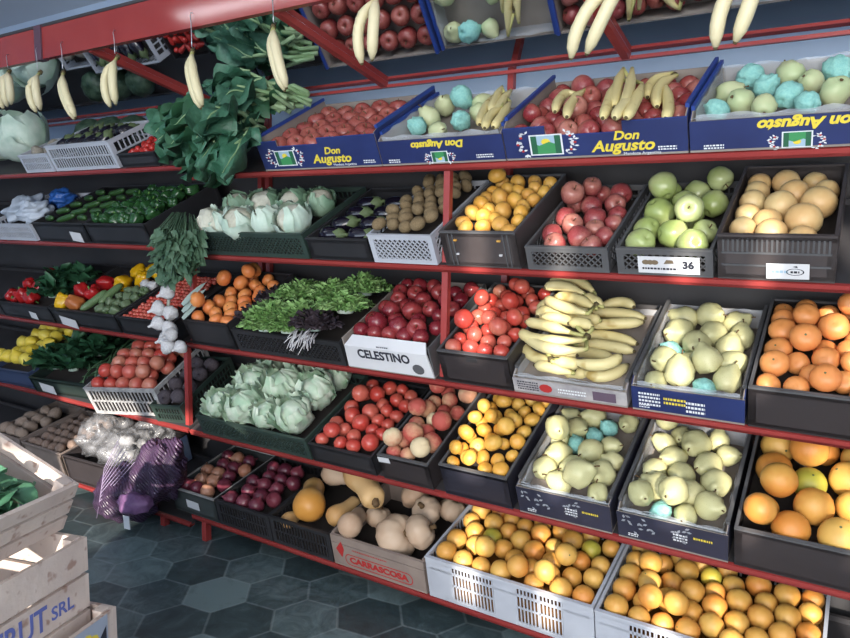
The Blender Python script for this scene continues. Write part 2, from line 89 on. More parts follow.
def film_material():
    m = bpy.data.materials.new('clear_film'); m.use_nodes = True; nt = m.node_tree
    b = nt.nodes['Principled BSDF']; b.inputs['Base Color'].default_value = (.75,.8,.88,1); b.inputs['Roughness'].default_value = .18
    tr = nt.nodes.new('ShaderNodeBsdfTransparent'); mx = nt.nodes.new('ShaderNodeMixShader'); mx.inputs[0].default_value = .35
    nt.links.new(tr.outputs[0], mx.inputs[1]); nt.links.new(b.outputs[0], mx.inputs[2])
    nt.links.new(mx.outputs[0], nt.nodes['Material Output'].inputs[0]); return m
FILM = film_material()

def bag_material():
    m = bpy.data.materials.new('clear_plastic_bag'); m.use_nodes = True; nt = m.node_tree
    b = nt.nodes['Principled BSDF']; b.inputs['Base Color'].default_value = (.30,.30,.32,1); b.inputs['Roughness'].default_value = .16
    tc = nt.nodes.new('ShaderNodeTexCoord'); n = nt.nodes.new('ShaderNodeTexNoise'); n.inputs['Scale'].default_value = 9; n.inputs['Detail'].default_value = 3; n.inputs['Distortion'].default_value = 1.5; nt.links.new(tc.outputs['Object'], n.inputs['Vector'])
    bp = nt.nodes.new('ShaderNodeBump'); bp.inputs['Strength'].default_value = 1; bp.inputs['Distance'].default_value = .02; nt.links.new(n.outputs['Fac'], bp.inputs['Height']); nt.links.new(bp.outputs[0], b.inputs['Normal'])
    mr = nt.nodes.new('ShaderNodeMapRange'); mr.inputs[1].default_value = .35; mr.inputs[2].default_value = .65; mr.inputs[3].default_value = .12; mr.inputs[4].default_value = .65; nt.links.new(n.outputs['Fac'], mr.inputs[0])
    tr = nt.nodes.new('ShaderNodeBsdfTransparent'); mx = nt.nodes.new('ShaderNodeMixShader'); nt.links.new(mr.outputs[0], mx.inputs[0])
    nt.links.new(tr.outputs[0], mx.inputs[1]); nt.links.new(b.outputs[0], mx.inputs[2]); nt.links.new(mx.outputs[0], nt.nodes['Material Output'].inputs[0]); return m
BAG = bag_material()

def mirror_material():
    m = bpy.data.materials.new('mirror_glass'); m.use_nodes = True; nt = m.node_tree
    b = nt.nodes['Principled BSDF']; b.inputs['Base Color'].default_value = (.82,.86,.90,1); b.inputs['Metallic'].default_value = 1; b.inputs['Roughness'].default_value = .035
    return m
MIRROR = mirror_material()

def netting_material():
    m = mat('purple_netting', (.04,.024,.05), .4, (.085,.045,.095), nscale=14)
    nt = m.node_tree; b = nt.nodes['Principled BSDF']; tc = nt.nodes.new('ShaderNodeTexCoord')
    w = nt.nodes.new('ShaderNodeTexWave'); w.inputs['Scale'].default_value = 28; w.inputs['Distortion'].default_value = 3; w.bands_direction = 'DIAGONAL'
    nt.links.new(tc.outputs['Object'], w.inputs['Vector'])
    bp = nt.nodes.new('ShaderNodeBump'); bp.inputs['Strength'].default_value = .6; bp.inputs['Distance'].default_value = .01
    nt.links.new(w.outputs['Fac'], bp.inputs['Height']); nt.links.new(bp.outputs[0], b.inputs['Normal'])
    return m
NET = netting_material()

# gradient along the object's own z axis: for peel that changes colour from one pole to the other
def pole_mat(name, lo, hi, rough, noise_amt=.5, nscale=3.0, spots=None, bump=0.0, spec=.5, a=-.7, bnd=.7, var=.25):
    m = mat(name, lo, rough, spec=spec); nt = m.node_tree; b = nt.nodes['Principled BSDF']
    tc = nt.nodes.new('ShaderNodeTexCoord'); sx = nt.nodes.new('ShaderNodeSeparateXYZ'); nt.links.new(tc.outputs['Object'], sx.inputs[0])
    oi = nt.nodes.new('ShaderNodeObjectInfo')
    n = nt.nodes.new('ShaderNodeTexNoise'); n.inputs['Scale'].default_value = nscale; n.noise_dimensions = '4D'
    mw = nt.nodes.new('ShaderNodeMath'); mw.operation = 'MULTIPLY'; mw.inputs[1].default_value = 40
    nt.links.new(oi.outputs['Random'], mw.inputs[0]); nt.links.new(mw.outputs[0], n.inputs['W']); nt.links.new(tc.outputs['Object'], n.inputs['Vector'])
    ad = nt.nodes.new('ShaderNodeMath'); ad.operation = 'MULTIPLY_ADD'; ad.inputs[1].default_value = noise_amt*4; nt.links.new(n.outputs['Fac'], ad.inputs[0]); nt.links.new(sx.outputs[2], ad.inputs[2])
    v2 = nt.nodes.new('ShaderNodeMath'); v2.operation = 'MULTIPLY_ADD'; v2.inputs[1].default_value = var*4; nt.links.new(oi.outputs['Random'], v2.inputs[0]); nt.links.new(ad.outputs[0], v2.inputs[2])
    mr = nt.nodes.new('ShaderNodeMapRange'); mr.inputs[1].default_value = a + noise_amt*2 + var*2; mr.inputs[2].default_value = bnd + noise_amt*2 + var*2
    nt.links.new(v2.outputs[0], mr.inputs[0])
    mx = nt.nodes.new('ShaderNodeMix'); mx.data_type = 'RGBA'; mx.inputs['A'].default_value = (*lo,1); mx.inputs['B'].default_value = (*hi,1)
    nt.links.new(mr.outputs[0], mx.inputs['Factor']); out = mx.outputs['Result']
    if spots:
        n2 = nt.nodes.new('ShaderNodeTexNoise'); n2.inputs['Scale'].default_value = 14; nt.links.new(tc.outputs['Object'], n2.inputs['Vector'])
        mr2 = nt.nodes.new('ShaderNodeMapRange'); mr2.inputs[1].default_value = .62; mr2.inputs[2].default_value = .72; nt.links.new(n2.outputs['Fac'], mr2.inputs[0])
        mx2 = nt.nodes.new('ShaderNodeMix'); mx2.data_type = 'RGBA'; mx2.inputs['B'].default_value = (*spots,1)
        nt.links.new(out, mx2.inputs['A']); nt.links.new(mr2.outputs[0], mx2.inputs['Factor']); out = mx2.outputs['Result']
    nt.links.new(out, b.inputs['Base Color'])
    if bump:
        nb = nt.nodes.new('ShaderNodeTexNoise'); nb.inputs['Scale'].default_value = 26; nt.links.new(tc.outputs['Object'], nb.inputs['Vector'])
        bp = nt.nodes.new('ShaderNodeBump'); bp.inputs['Strength'].default_value = bump; bp.inputs['Distance'].default_value = .03
        nt.links.new(nb.outputs['Fac'], bp.inputs['Height']); nt.links.new(bp.outputs[0], b.inputs['Normal'])
    return m

APPLE = pole_mat('red_apple_peel', (.23,.026,.034), (.36,.10,.08), .25, .35, 4, spots=(.5,.22,.14), a=-.3, bnd=1.3)
APPLED = pole_mat('dark_red_apple_peel', (.19,.016,.026), (.30,.045,.045), .2, .35, 4, spots=(.4,.12,.1), a=-.3, bnd=1.3)
APPLEP = pole_mat('pink_apple_peel', (.29,.05,.055), (.46,.19,.15), .28, .4, 4, spots=(.55,.28,.2), a=-.2, bnd=1.3)
GAPPLE = pole_mat('green_apple_peel', (.33,.41,.13), (.42,.47,.22), .25, .4, 3)
ORANGE = pole_mat('orange_peel', (.68,.33,.065), (.72,.42,.10), .42, .4, 3, bump=.12)
ORANGEG = pole_mat('greenish_orange_peel', (.58,.44,.06), (.46,.42,.06), .42, .4, 3, bump=.12)
NAVEL = pole_mat('deep_orange_peel', (.68,.26,.05), (.70,.36,.08), .4, .4, 3, bump=.15)
TANG = pole_mat('tangerine_peel', (.74,.22,.065), (.76,.30,.09), .36, .4, 3, bump=.12)
MANDY = pole_mat('mandarin_peel', (.76,.38,.06), (.78,.47,.10), .4, .4, 3, bump=.12)
POMELO = pole_mat('grapefruit_peel', (.70,.44,.19), (.73,.54,.26), .4, .5, 2, bump=.08)
TOMATO = pole_mat('tomato_skin', (.52,.060,.045), (.58,.13,.09), .22, .4, 2)
TOMATOB = pole_mat('pale_tomato_skin', (.55,.11,.08), (.54,.20,.13), .3, .5, 2)
PEACH = pole_mat('peach_skin', (.48,.09,.07), (.66,.38,.22), .7, .5, 2.5, a=-.5, bnd=.9)
PEACHY = pole_mat('cream_peach_skin', (.62,.30,.18), (.72,.58,.36), .7, .4, 2.5, a=-1.0, bnd=.3)
PEAR = pole_mat('pear_skin', (.62,.58,.31), (.55,.53,.28), .40, .5, 2.5, spots=(.49,.43,.22), bump=.05)
PEARG = pole_mat('green_pear_skin', (.47,.56,.31), (.54,.57,.33), .45, .5, 2.5)
KIWI = mat('kiwi_skin', (.17,.12,.06), .85, (.24,.17,.09), nscale=6, bump=.3)
LEMON = pole_mat('lemon_peel', (.74,.55,.05), (.76,.62,.10), .4, .4, 3, bump=.12)
BANANA = pole_mat('banana_peel', (.74,.63,.30), (.70,.61,.32), .45, .6, 9, spots=(.5,.36,.12), a=-.4, bnd=1.2, var=.4)
BANANAPALE = pole_mat('pale_banana_peel', (.72,.64,.40), (.68,.60,.40), .45, .6, 9, spots=(.5,.38,.18), a=-.4, bnd=1.2, var=.4)
BANANAT = mat('banana_tip', (.10,.075,.03), .8)
BANANAN = mat('banana_neck', (.48,.46,.17), .6)
SQUASH = pole_mat('butternut_skin', (.60,.34,.13), (.66,.42,.19), .5, .5, 2)
SQUASHO = pole_mat('ripe_butternut_skin', (.66,.30,.06), (.64,.38,.14), .4, .5, 2)
PUMPKIN = pole_mat('pale_pumpkin_skin', (.50,.33,.22), (.57,.42,.30), .6, .5, 2)
ONION = pole_mat('red_onion_skin', (.10,.018,.035), (.19,.04,.06), .3, .5, 5)
BROWNONION = pole_mat('brown_onion_skin', (.36,.15,.09), (.45,.22,.14), .35, .5, 5)
GARLIC = mat('garlic_skin', (.62,.62,.62), .6, (.5,.48,.5), nscale=5)
POTATO = mat('potato_skin', (.20,.13,.10), .85, (.28,.2,.16), nscale=5)
EGGPLANT = mat('eggplant_skin', (.008,.006,.014), .15, spec=.6)
CALYX = mat('green_calyx', (.10,.14,.06), .7)
PEPY = mat('yellow_pepper_skin', (.72,.44,.015), .22, (.7,.36,.01), nscale=2)
PEPR = mat('red_pepper_skin', (.42,.02,.02), .2, (.36,.012,.015), nscale=2)
PEPG = mat('dark_green_pepper_skin', (.018,.06,.02), .22, (.03,.1,.03), nscale=2)
CUKE = mat('cucumber_skin', (.025,.075,.02), .35, (.05,.12,.035), nscale=9)
CHILI = mat('chilli_skin', (.42,.02,.02), .25, (.5,.04,.03), nscale=3)
BEET = mat('beetroot_skin', (.055,.045,.055), .8, (.09,.07,.08), nscale=5)
CURD = mat('cauliflower_curd', (.66,.66,.56), .85, (.5,.48,.38), nscale=8, bump=.8, bscale=30)
LEAFDK = mat('dark_green_leaf', (.018,.075,.035), .5, (.04,.13,.06), nscale=9)
LEAFMID = mat('chard_leaf', (.03,.115,.065), .5, (.075,.20,.125), nscale=20, bump=.7, bscale=30)
LEAFPALE = mat('pale_green_leaf', (.46,.60,.50), .6, (.66,.76,.66), nscale=14)
LEAFLET = mat('iceberg_leaf', (.42,.60,.42), .5, (.70,.78,.64), nscale=22)
LEAFCURL = mat('curly_lettuce_leaf', (.15,.32,.08), .6, (.32,.50,.19), nscale=24)
LEAFRED = mat('purple_lettuce_leaf', (.035,.025,.035), .6, (.07,.05,.06), nscale=9)
LEAFHERB = mat('herb_leaf', (.035,.085,.045), .6, (.09,.16,.095), nscale=12)
LEAFSPIN = mat('spinach_leaf', (.045,.14,.075), .5, (.10,.24,.14), nscale=10)
STALK = mat('chard_stalk', (.33,.46,.26), .5, (.22,.36,.17), nscale=9)
WATERM = mat('dark_squash_rind', (.02,.05,.03), .5, (.06,.1,.06), nscale=4)

# ---------------------------------------------------------------- mesh builder
class MB:
    def __init__(s): s.v = []; s.f = []; s.m = []; s.mats = []
    def mi(s, mt):
        if mt not in s.mats: s.mats.append(mt)
        return s.mats.index(mt)
    def add(s, vs, fs, mt):
        b = len(s.v); i = s.mi(mt); s.v.extend([tuple(q) for q in vs])
        for f in fs: s.f.append(tuple(b+k for k in f)); s.m.append(i)
    def box(s, lo, hi, mt):
        x0,y0,z0 = lo; x1,y1,z1 = hi
        s.add([(x0,y0,z0),(x1,y0,z0),(x1,y1,z0),(x0,y1,z0),(x0,y0,z1),(x1,y0,z1),(x1,y1,z1),(x0,y1,z1)],
              [(0,3,2,1),(4,5,6,7),(0,1,5,4),(1,2,6,5),(2,3,7,6),(3,0,4,7)], mt)
    def bar(s, a, b, wd, th, mt, up=(0,0,1)):
        a = Vector(a); b = Vector(b); d = (b-a).normalized(); u = Vector(up)
        x = d.cross(u)
        if x.length < 1e-4: x = d.cross(Vector((1,0,0)))
        x.normalize(); y = x.cross(d)
        vs = [p + x*sx*wd/2 + y*sy*th/2 for p in (a,b) for sx,sy in ((-1,-1),(1,-1),(1,1),(-1,1))]
        s.add(vs, [(0,1,2,3),(7,6,5,4),(0,4,5,1),(1,5,6,2),(2,6,7,3),(3,7,4,0)], mt)
    def tube(s, pts, rad, mt, n=8, caps=True):
        pts = [Vector(p) for p in pts]; rs = rad if isinstance(rad, (list, tuple)) else [rad]*len(pts)
        ref = Vector((.13,.27,.95)); vs = []
        for i, p in enumerate(pts):
            d = (pts[min(i+1, len(pts)-1)] - pts[max(i-1, 0)]).normalized()
            x = d.cross(ref)
            if x.length < .05: x = d.cross(Vector((1,0,0)))
            x.normalize(); y = d.cross(x)
            for k in range(n):
                a = 2*math.pi*k/n; vs.append(p + (x*math.cos(a) + y*math.sin(a))*rs[i])
        fs = [(i*n+k, i*n+(k+1)%n, (i+1)*n+(k+1)%n, (i+1)*n+k) for i in range(len(pts)-1) for k in range(n)]
        if caps: fs += [tuple(range(n-1,-1,-1)), tuple((len(pts)-1)*n+k for k in range(n))]
        s.add(vs, fs, mt)
    def lathe(s, prof, mt, n=20, fn=None):
        vs = []; L = len(prof)
        for r, z in prof:
            for k in range(n):
                a = 2*math.pi*k/n; vs.append(Vector((r*math.cos(a), r*math.sin(a), z)))
        if fn: vs = [fn(v) for v in vs]
        s.add(vs, [(i*n+k, i*n+(k+1)%n, (i+1)*n+(k+1)%n, (i+1)*n+k) for i in range(L-1) for k in range(n)], mt)
    def prism(s, poly, y0, y1, mt):
        """poly of (x, z) extruded along y"""
        n = len(poly); vs = [(x,y0,z) for x,z in poly] + [(x,y1,z) for x,z in poly]
        s.add(vs, [tuple(range(n)), tuple(range(2*n-1, n-1, -1))] + [(k, n+k, n+(k+1)%n, (k+1)%n) for k in range(n)], mt)
    def grid(s, pts, nu, nv, mt):
        s.add(pts, [(j*nu+i, j*nu+i+1, (j+1)*nu+i+1, (j+1)*nu+i) for j in range(nv-1) for i in range(nu-1)], mt)
    def mesh(s, name, smooth=True):
        me = bpy.data.meshes.new(name); me.from_pydata(s.v, [], s.f)
        for mt in s.mats: me.materials.append(mt)
        me.polygons.foreach_set('material_index', s.m)
        me.polygons.foreach_set('use_smooth', [smooth]*len(s.f)); me.update()
        return me
    def build(s, name, parent=None, smooth=False, M=None):
        return link(name, s.mesh(name, smooth), parent, M)

def link(name, me, parent=None, M=None):
    o = bpy.data.objects.new(name, me); C.objects.link(o)
    if parent: o.parent = parent
    if M is not None: o.matrix_local = M
    return o
def tag(o, label=None, cat=None, group=None, kind=None):
    if label: o['label'] = label
    if cat: o['category'] = cat
    if group: o['group'] = group
    if kind: o['kind'] = kind
    return o
def empty(name, M=None, label=None, cat=None, group=None):
    o = bpy.data.objects.new(name, None); C.objects.link(o); o.empty_display_size = .05
    if M is not None: o.matrix_local = M
    return tag(o, label, cat, group)
def structure(name, mb, smooth=False):
    return tag(mb.build(name, smooth=smooth), kind='structure')
def nz(p, s=1.0): return noise.noise(Vector(p)*s)

def text_part(name, txt, size, mt, parent, M, shear=0, bold=0.0, width=None):
    cu = bpy.data.curves.new(name, 'FONT'); cu.body = txt; cu.size = size; cu.shear = shear; cu.offset = bold; cu.extrude = .0004
    cu.align_x = 'CENTER'; cu.align_y = 'CENTER'; cu.resolution_u = 3
    o = bpy.data.objects.new(name, cu); C.objects.link(o); bpy.context.view_layer.update()
    me = bpy.data.meshes.new_from_object(o.evaluated_get(bpy.context.evaluated_depsgraph_get()))
    bpy.data.objects.remove(o); me.materials.clear(); me.materials.append(mt)
    if width:
        xs = [v.co.x for v in me.vertices]; k = width/(max(xs)-min(xs))
        for v in me.vertices: v.co.x *= k
    return link(name, me, parent, M)
# puts x right, y up text onto a front face: local +u right, +w up, facing -v
FACE = Matrix(((1,0,0,0),(0,0,-1,0),(0,1,0,0),(0,0,0,1)))
def on_front(u, w, v=-.0015, rot=0): return Matrix.Translation((u, v, w)) @ FACE @ Matrix.Rotation(rot, 4, 'Z')

# ---------------------------------------------------------------- produce meshes, unit radius
MESHES = {}
def cached(key, fn):
    if key not in MESHES: MESHES[key] = fn()
    return MESHES[key]
def ball(prof, mt, n=18, lump=0.0, lscale=1.5, seed=0, lobes=0, lobe=0.0, squash=1.0, dimple=0.0, rings=13):
    mb = MB()
    pts = prof or [(max(math.sin(math.pi*i/rings), .001), -math.cos(math.pi*i/rings)) for i in range(rings+1)]
    def fn(v):
        a = math.atan2(v.y, v.x); rr = math.hypot(v.x, v.y)
        k = 1 + lobe*math.cos(lobes*a)*min(1, rr*1.5) if lobes else 1
        k += lump*nz(v + Vector((seed*3.1, seed*1.7, 0)), lscale)
        z = v.z
        if dimple: z -= dimple*math.exp(-(rr/.28)**2)*(1 if z > 0 else -.6)
        return Vector((v.x*k, v.y*k, z*squash*(k if lump else 1)))
    mb.lathe(pts, mt, n, fn); return mb
APPLEPROF = [(.001,-.74),(.2,-.86),(.45,-.88),(.72,-.68),(.92,-.3),(1,.12),(.95,.5),(.74,.8),(.45,.92),(.22,.86),(.08,.68),(.001,.6)]
PEARPROF = [(.001,-.78),(.18,-.88),(.45,-.9),(.75,-.68),(.95,-.3),(1,.05),(.94,.42),(.78,.74),(.58,.98),(.44,1.16),(.33,1.3),(.2,1.38),(.001,1.36)]
ONIONPROF = [(.001,-.86),(.3,-.82),(.7,-.62),(.95,-.25),(1,.08),(.88,.45),(.6,.72),(.3,.9),(.14,1.08),(.08,1.3),(.001,1.34)]
GARLICPROF = [(.001,-.72),(.4,-.76),(.85,-.5),(1,-.1),(.85,.35),(.45,.72),(.2,1.0),(.13,1.4),(.001,1.42)]
EGGPROF = [(.001,-1.75),(.4,-1.68),(.75,-1.4),(.95,-.9),(1,-.4),(.88,.2),(.7,.8),(.58,1.2),(.45,1.4),(.001,1.45)]
BUTTER = [(.001,-1.0),(.3,-1.0),(.7,-.82),(.95,-.4),(1,0),(.92,.45),(.75,.85),(.66,1.3),(.66,1.8),(.68,2.2),(.55,2.5),(.25,2.62),(.001,2.6)]
PEPPROF = [(.001,-.95),(.3,-1.05),(.62,-.95),(.82,-.5),(.95,.1),(1,.55),(.85,.9),(.5,.98),(.2,.84),(.001,.8)]
LEMPROF = [(.001,-1.28),(.14,-1.24),(.32,-1.02),(.7,-.72),(.95,-.3),(1,.05),(.92,.4),(.68,.78),(.3,1.02),(.12,1.15),(.001,1.17)]

def simple_parts(kind):
    """extra part meshes (name, mesh) for kinds that show them"""
    def stem():
        mb = MB(); mb.tube([(0,0,.6),(.02,0,.85),(.09,.02,1.08)], [.05,.045,.06], STEM, 6); return mb.mesh('stem', True)
    def pstem():
        mb = MB(); mb.tube([(0,0,1.3),(.03,0,1.5),(.12,.02,1.68)], [.06,.05,.07], STEM, 6); return mb.mesh('stem', True)
    def pcalyx():
        mb = MB(); mb.lathe([(.001,-.80),(.1,-.84),(.14,-.93),(.05,-.9),(.001,-.86)], STEM, 7); return mb.mesh('calyx', True)
    def ostem():
        mb = MB(); mb.lathe([(.001,.95),(.06,.965),(.07,.985),(.03,1.0),(.001,1.0)], CALYX, 7); return mb.mesh('stem_button', True)
    def mstem():
        mb = MB(); mb.lathe([(.001,.70),(.07,.71),(.08,.75),(.03,.78),(.001,.78)], CALYX, 7); return mb.mesh('stem_button', True)
    def ecal():
        mb = MB(); mb.lathe([(.82,.75),(.66,1.22),(.5,1.48),(.22,1.56),(.14,2.0),(.001,2.0)], CALYX, 10, lambda v: Vector((v.x,v.y, v.z - (.3*math.cos(5*math.atan2(v.y,v.x)) if v.z < .8 else 0)))); return mb.mesh('calyx', True)
    def sstem():
        mb = MB(); mb.lathe([(.26,2.56),(.17,2.68),(.2,2.86),(.001,2.88)], STEM, 7); return mb.mesh('stem', True)
    def pump():
        mb = MB(); mb.lathe([(.2,.62),(.13,.8),(.16,1.0),(.001,1.02)], STEM, 7); return mb.mesh('stem', True)
    def pepst():
        mb = MB(); mb.tube([(0,0,.8),(.03,.0,1.05),(.12,.03,1.3)], [.18,.11,.12], GSTEM, 7); return mb.mesh('stem', True)
    return {'apple':[('stem',stem)], 'green_apple':[('stem',stem)], 'pear':[('stem',pstem),('calyx',pcalyx)], 'orange':[('stem_button',ostem)],
            'grapefruit':[('stem_button',ostem)], 'tangerine':[('stem_button',mstem)], 'mandarin':[('stem_button',mstem)], 'eggplant':[('calyx',ecal)],
            'butternut_squash':[('stem',sstem)], 'pumpkin':[('stem',pump)], 'bell_pepper':[('stem',pepst)]}.get(kind, [])
def body_mesh(kind, mt, seed):
    s = seed
    if kind in ('apple','green_apple'): mb = ball(APPLEPROF, mt, 18, lump=.05, seed=s, lobes=5, lobe=.015)
    elif kind == 'pear': mb = ball(PEARPROF, mt, 18, lump=.16, lscale=1.6, seed=s)
    elif kind == 'wrapped_pear': mb = ball(PEARPROF, mt, 24, lump=.26, lscale=2.6, seed=s)
    elif kind in ('orange','grapefruit'): mb = ball(None, mt, 20, lump=.04, seed=s, squash=.98)
    elif kind in ('tangerine','mandarin'): mb = ball(None, mt, 20, lump=.05, seed=s, squash=.84, dimple=.12, lobes=9, lobe=.008)
    elif kind == 'tomato': mb = ball(None, mt, 18, lump=.05, seed=s, squash=.9, dimple=.08, lobes=5, lobe=.012)
    elif kind == 'peach':
        mb = ball(None, mt, 20, lump=.04, seed=s, squash=.95, dimple=.12)
        mb.v = [tuple(Vector(v)*(1 - .07*math.exp(-(math.atan2(v[1], v[0])/.16)**2))) for v in mb.v]
    elif kind == 'kiwi': mb = ball(None, mt, 14, lump=.06, seed=s, squash=1.3, rings=9)
    elif kind == 'lemon': mb = ball(LEMPROF, mt, 16, lump=.05, seed=s)
    elif kind == 'onion': mb = ball(ONIONPROF, mt, 16, lump=.08, seed=s)
    elif kind == 'garlic': mb = ball(GARLICPROF, mt, 20, lump=.05, seed=s, lobes=7, lobe=.07)
    elif kind == 'potato': mb = ball(None, mt, 14, lump=.25, lscale=1.2, seed=s, squash=1.25, rings=9)
    elif kind == 'eggplant':
        mb = ball(EGGPROF, mt, 18, lump=.05, seed=s)
    elif kind == 'butternut_squash': mb = ball(BUTTER, mt, 20, lump=.07, seed=s)
    elif kind == 'pumpkin': mb = ball(None, mt, 30, lump=.12, seed=s, squash=.8, dimple=.22, lobes=9, lobe=.035)
    elif kind == 'bell_pepper': mb = ball(PEPPROF, mt, 24, lump=.08, seed=s, lobes=4, lobe=.09)
    elif kind == 'dark_squash': mb = ball(None, mt, 30, lump=.06, seed=s, squash=.85, dimple=.15, lobes=10, lobe=.03)
    elif kind == 'beetroot': mb = ball(ONIONPROF, mt, 14, lump=.2, seed=s)
    elif kind == 'cherry_tomato': mb = ball(None, mt, 10, squash=.95, rings=7)
    elif kind == 'cucumber':
        mb = MB(); mb.tube([(0.25*math.sin(t*math.pi), 0, -4+8*t) for t in [i/10 for i in range(11)]], [.35,.8,.95,1,1,1,1,1,.95,.8,.4], mt, 12)
    else: raise KeyError(kind)
    return mb.mesh(kind, True)

def produce(kind, mt, P, r, rot, label, group, cat=None, parts=True, nvar=3):
    seed = random.randrange(nvar)
    me = cached((kind, mt.name, seed), lambda: body_mesh(kind, mt, seed))
    M = Matrix.Translation(P) @ rot.to_4x4() @ Matrix.Scale(r*{'pear':.97,'apple':.945,'green_apple':.945,'bell_pepper':.88,'potato':.84,'kiwi':.84,'beetroot':.9}.get(kind, .965), 4)
    o = link(kind, me, None, M); tag(o, label, cat or kind.replace('_', ' '), group)
    if parts:
        for nm, fn in simple_parts(kind):
            if nm == 'stem_button' and rnd(0,1) > .35: continue
            pm = cached((kind, nm), fn); link(nm, pm, o)
    return o
def rot_axis(a, spin=None):
    q = Vector((0,0,1)).rotation_difference(Vector(a).normalized())
    return (q @ Quaternion((0,0,1), rnd(0,6.28) if spin is None else spin)).to_matrix()
def rot_rand(lim=3.14):
    return rot_axis((rnd(-1,1), rnd(-1,1), rnd(-1,1)) if lim > 3 else (math.sin(lim)*rnd(-1,1), math.sin(lim)*rnd(-1,1), 1))

ORD = ['first','second','third','fourth','fifth','sixth','seventh','eighth','ninth','tenth','eleventh','twelfth','thirteenth','fourteenth','fifteenth','sixteenth']
def row_names(items, step):
    """items (u, v): names each by its row from the front and its place along the row from the left"""
    idx = sorted(range(len(items)), key=lambda i: items[i][1]); rows = []; cur = []; v0 = None
    for i in idx:
        if v0 is None or items[i][1]-v0 < step: cur.append(i); v0 = items[i][1] if v0 is None else v0
        else: rows.append(cur); cur = [i]; v0 = items[i][1]
    rows.append(cur); out = {}
    for ri, row in enumerate(rows):
        row.sort(key=lambda i: items[i][0]); rn = 'front row' if ri == 0 else (ORD[ri] + ' row' if ri < len(rows)-1 or ri == 1 else 'back row')
        for k, i in enumerate(row): out[i] = f'{rn}, {ORD[k]} from left'
    return out
# ---------------------------------------------------------------- the shop
TILT = {'A':28,'B':27,'C':26,'D':25,'E':14}
ZR = {'A':1.625,'B':1.29,'C':.897,'D':.502,'E':.108}       # shelf front heights, main rack
ZL = {'A':1.668,'B':1.318,'C':.897,'D':.505,'E':.062}      # and the rack beside it
def frame(row, x0, yaw=0, left=False, lift=.003):
    t = R(TILT[row]); z = (ZL if left else ZR)[row]
    M = Matrix.Translation((x0, 0, z)) @ Matrix.Rotation(t, 4, 'X') @ Matrix.Rotation(R(yaw), 4, 'Z') @ Matrix.Translation((0, 0, lift))
    return M

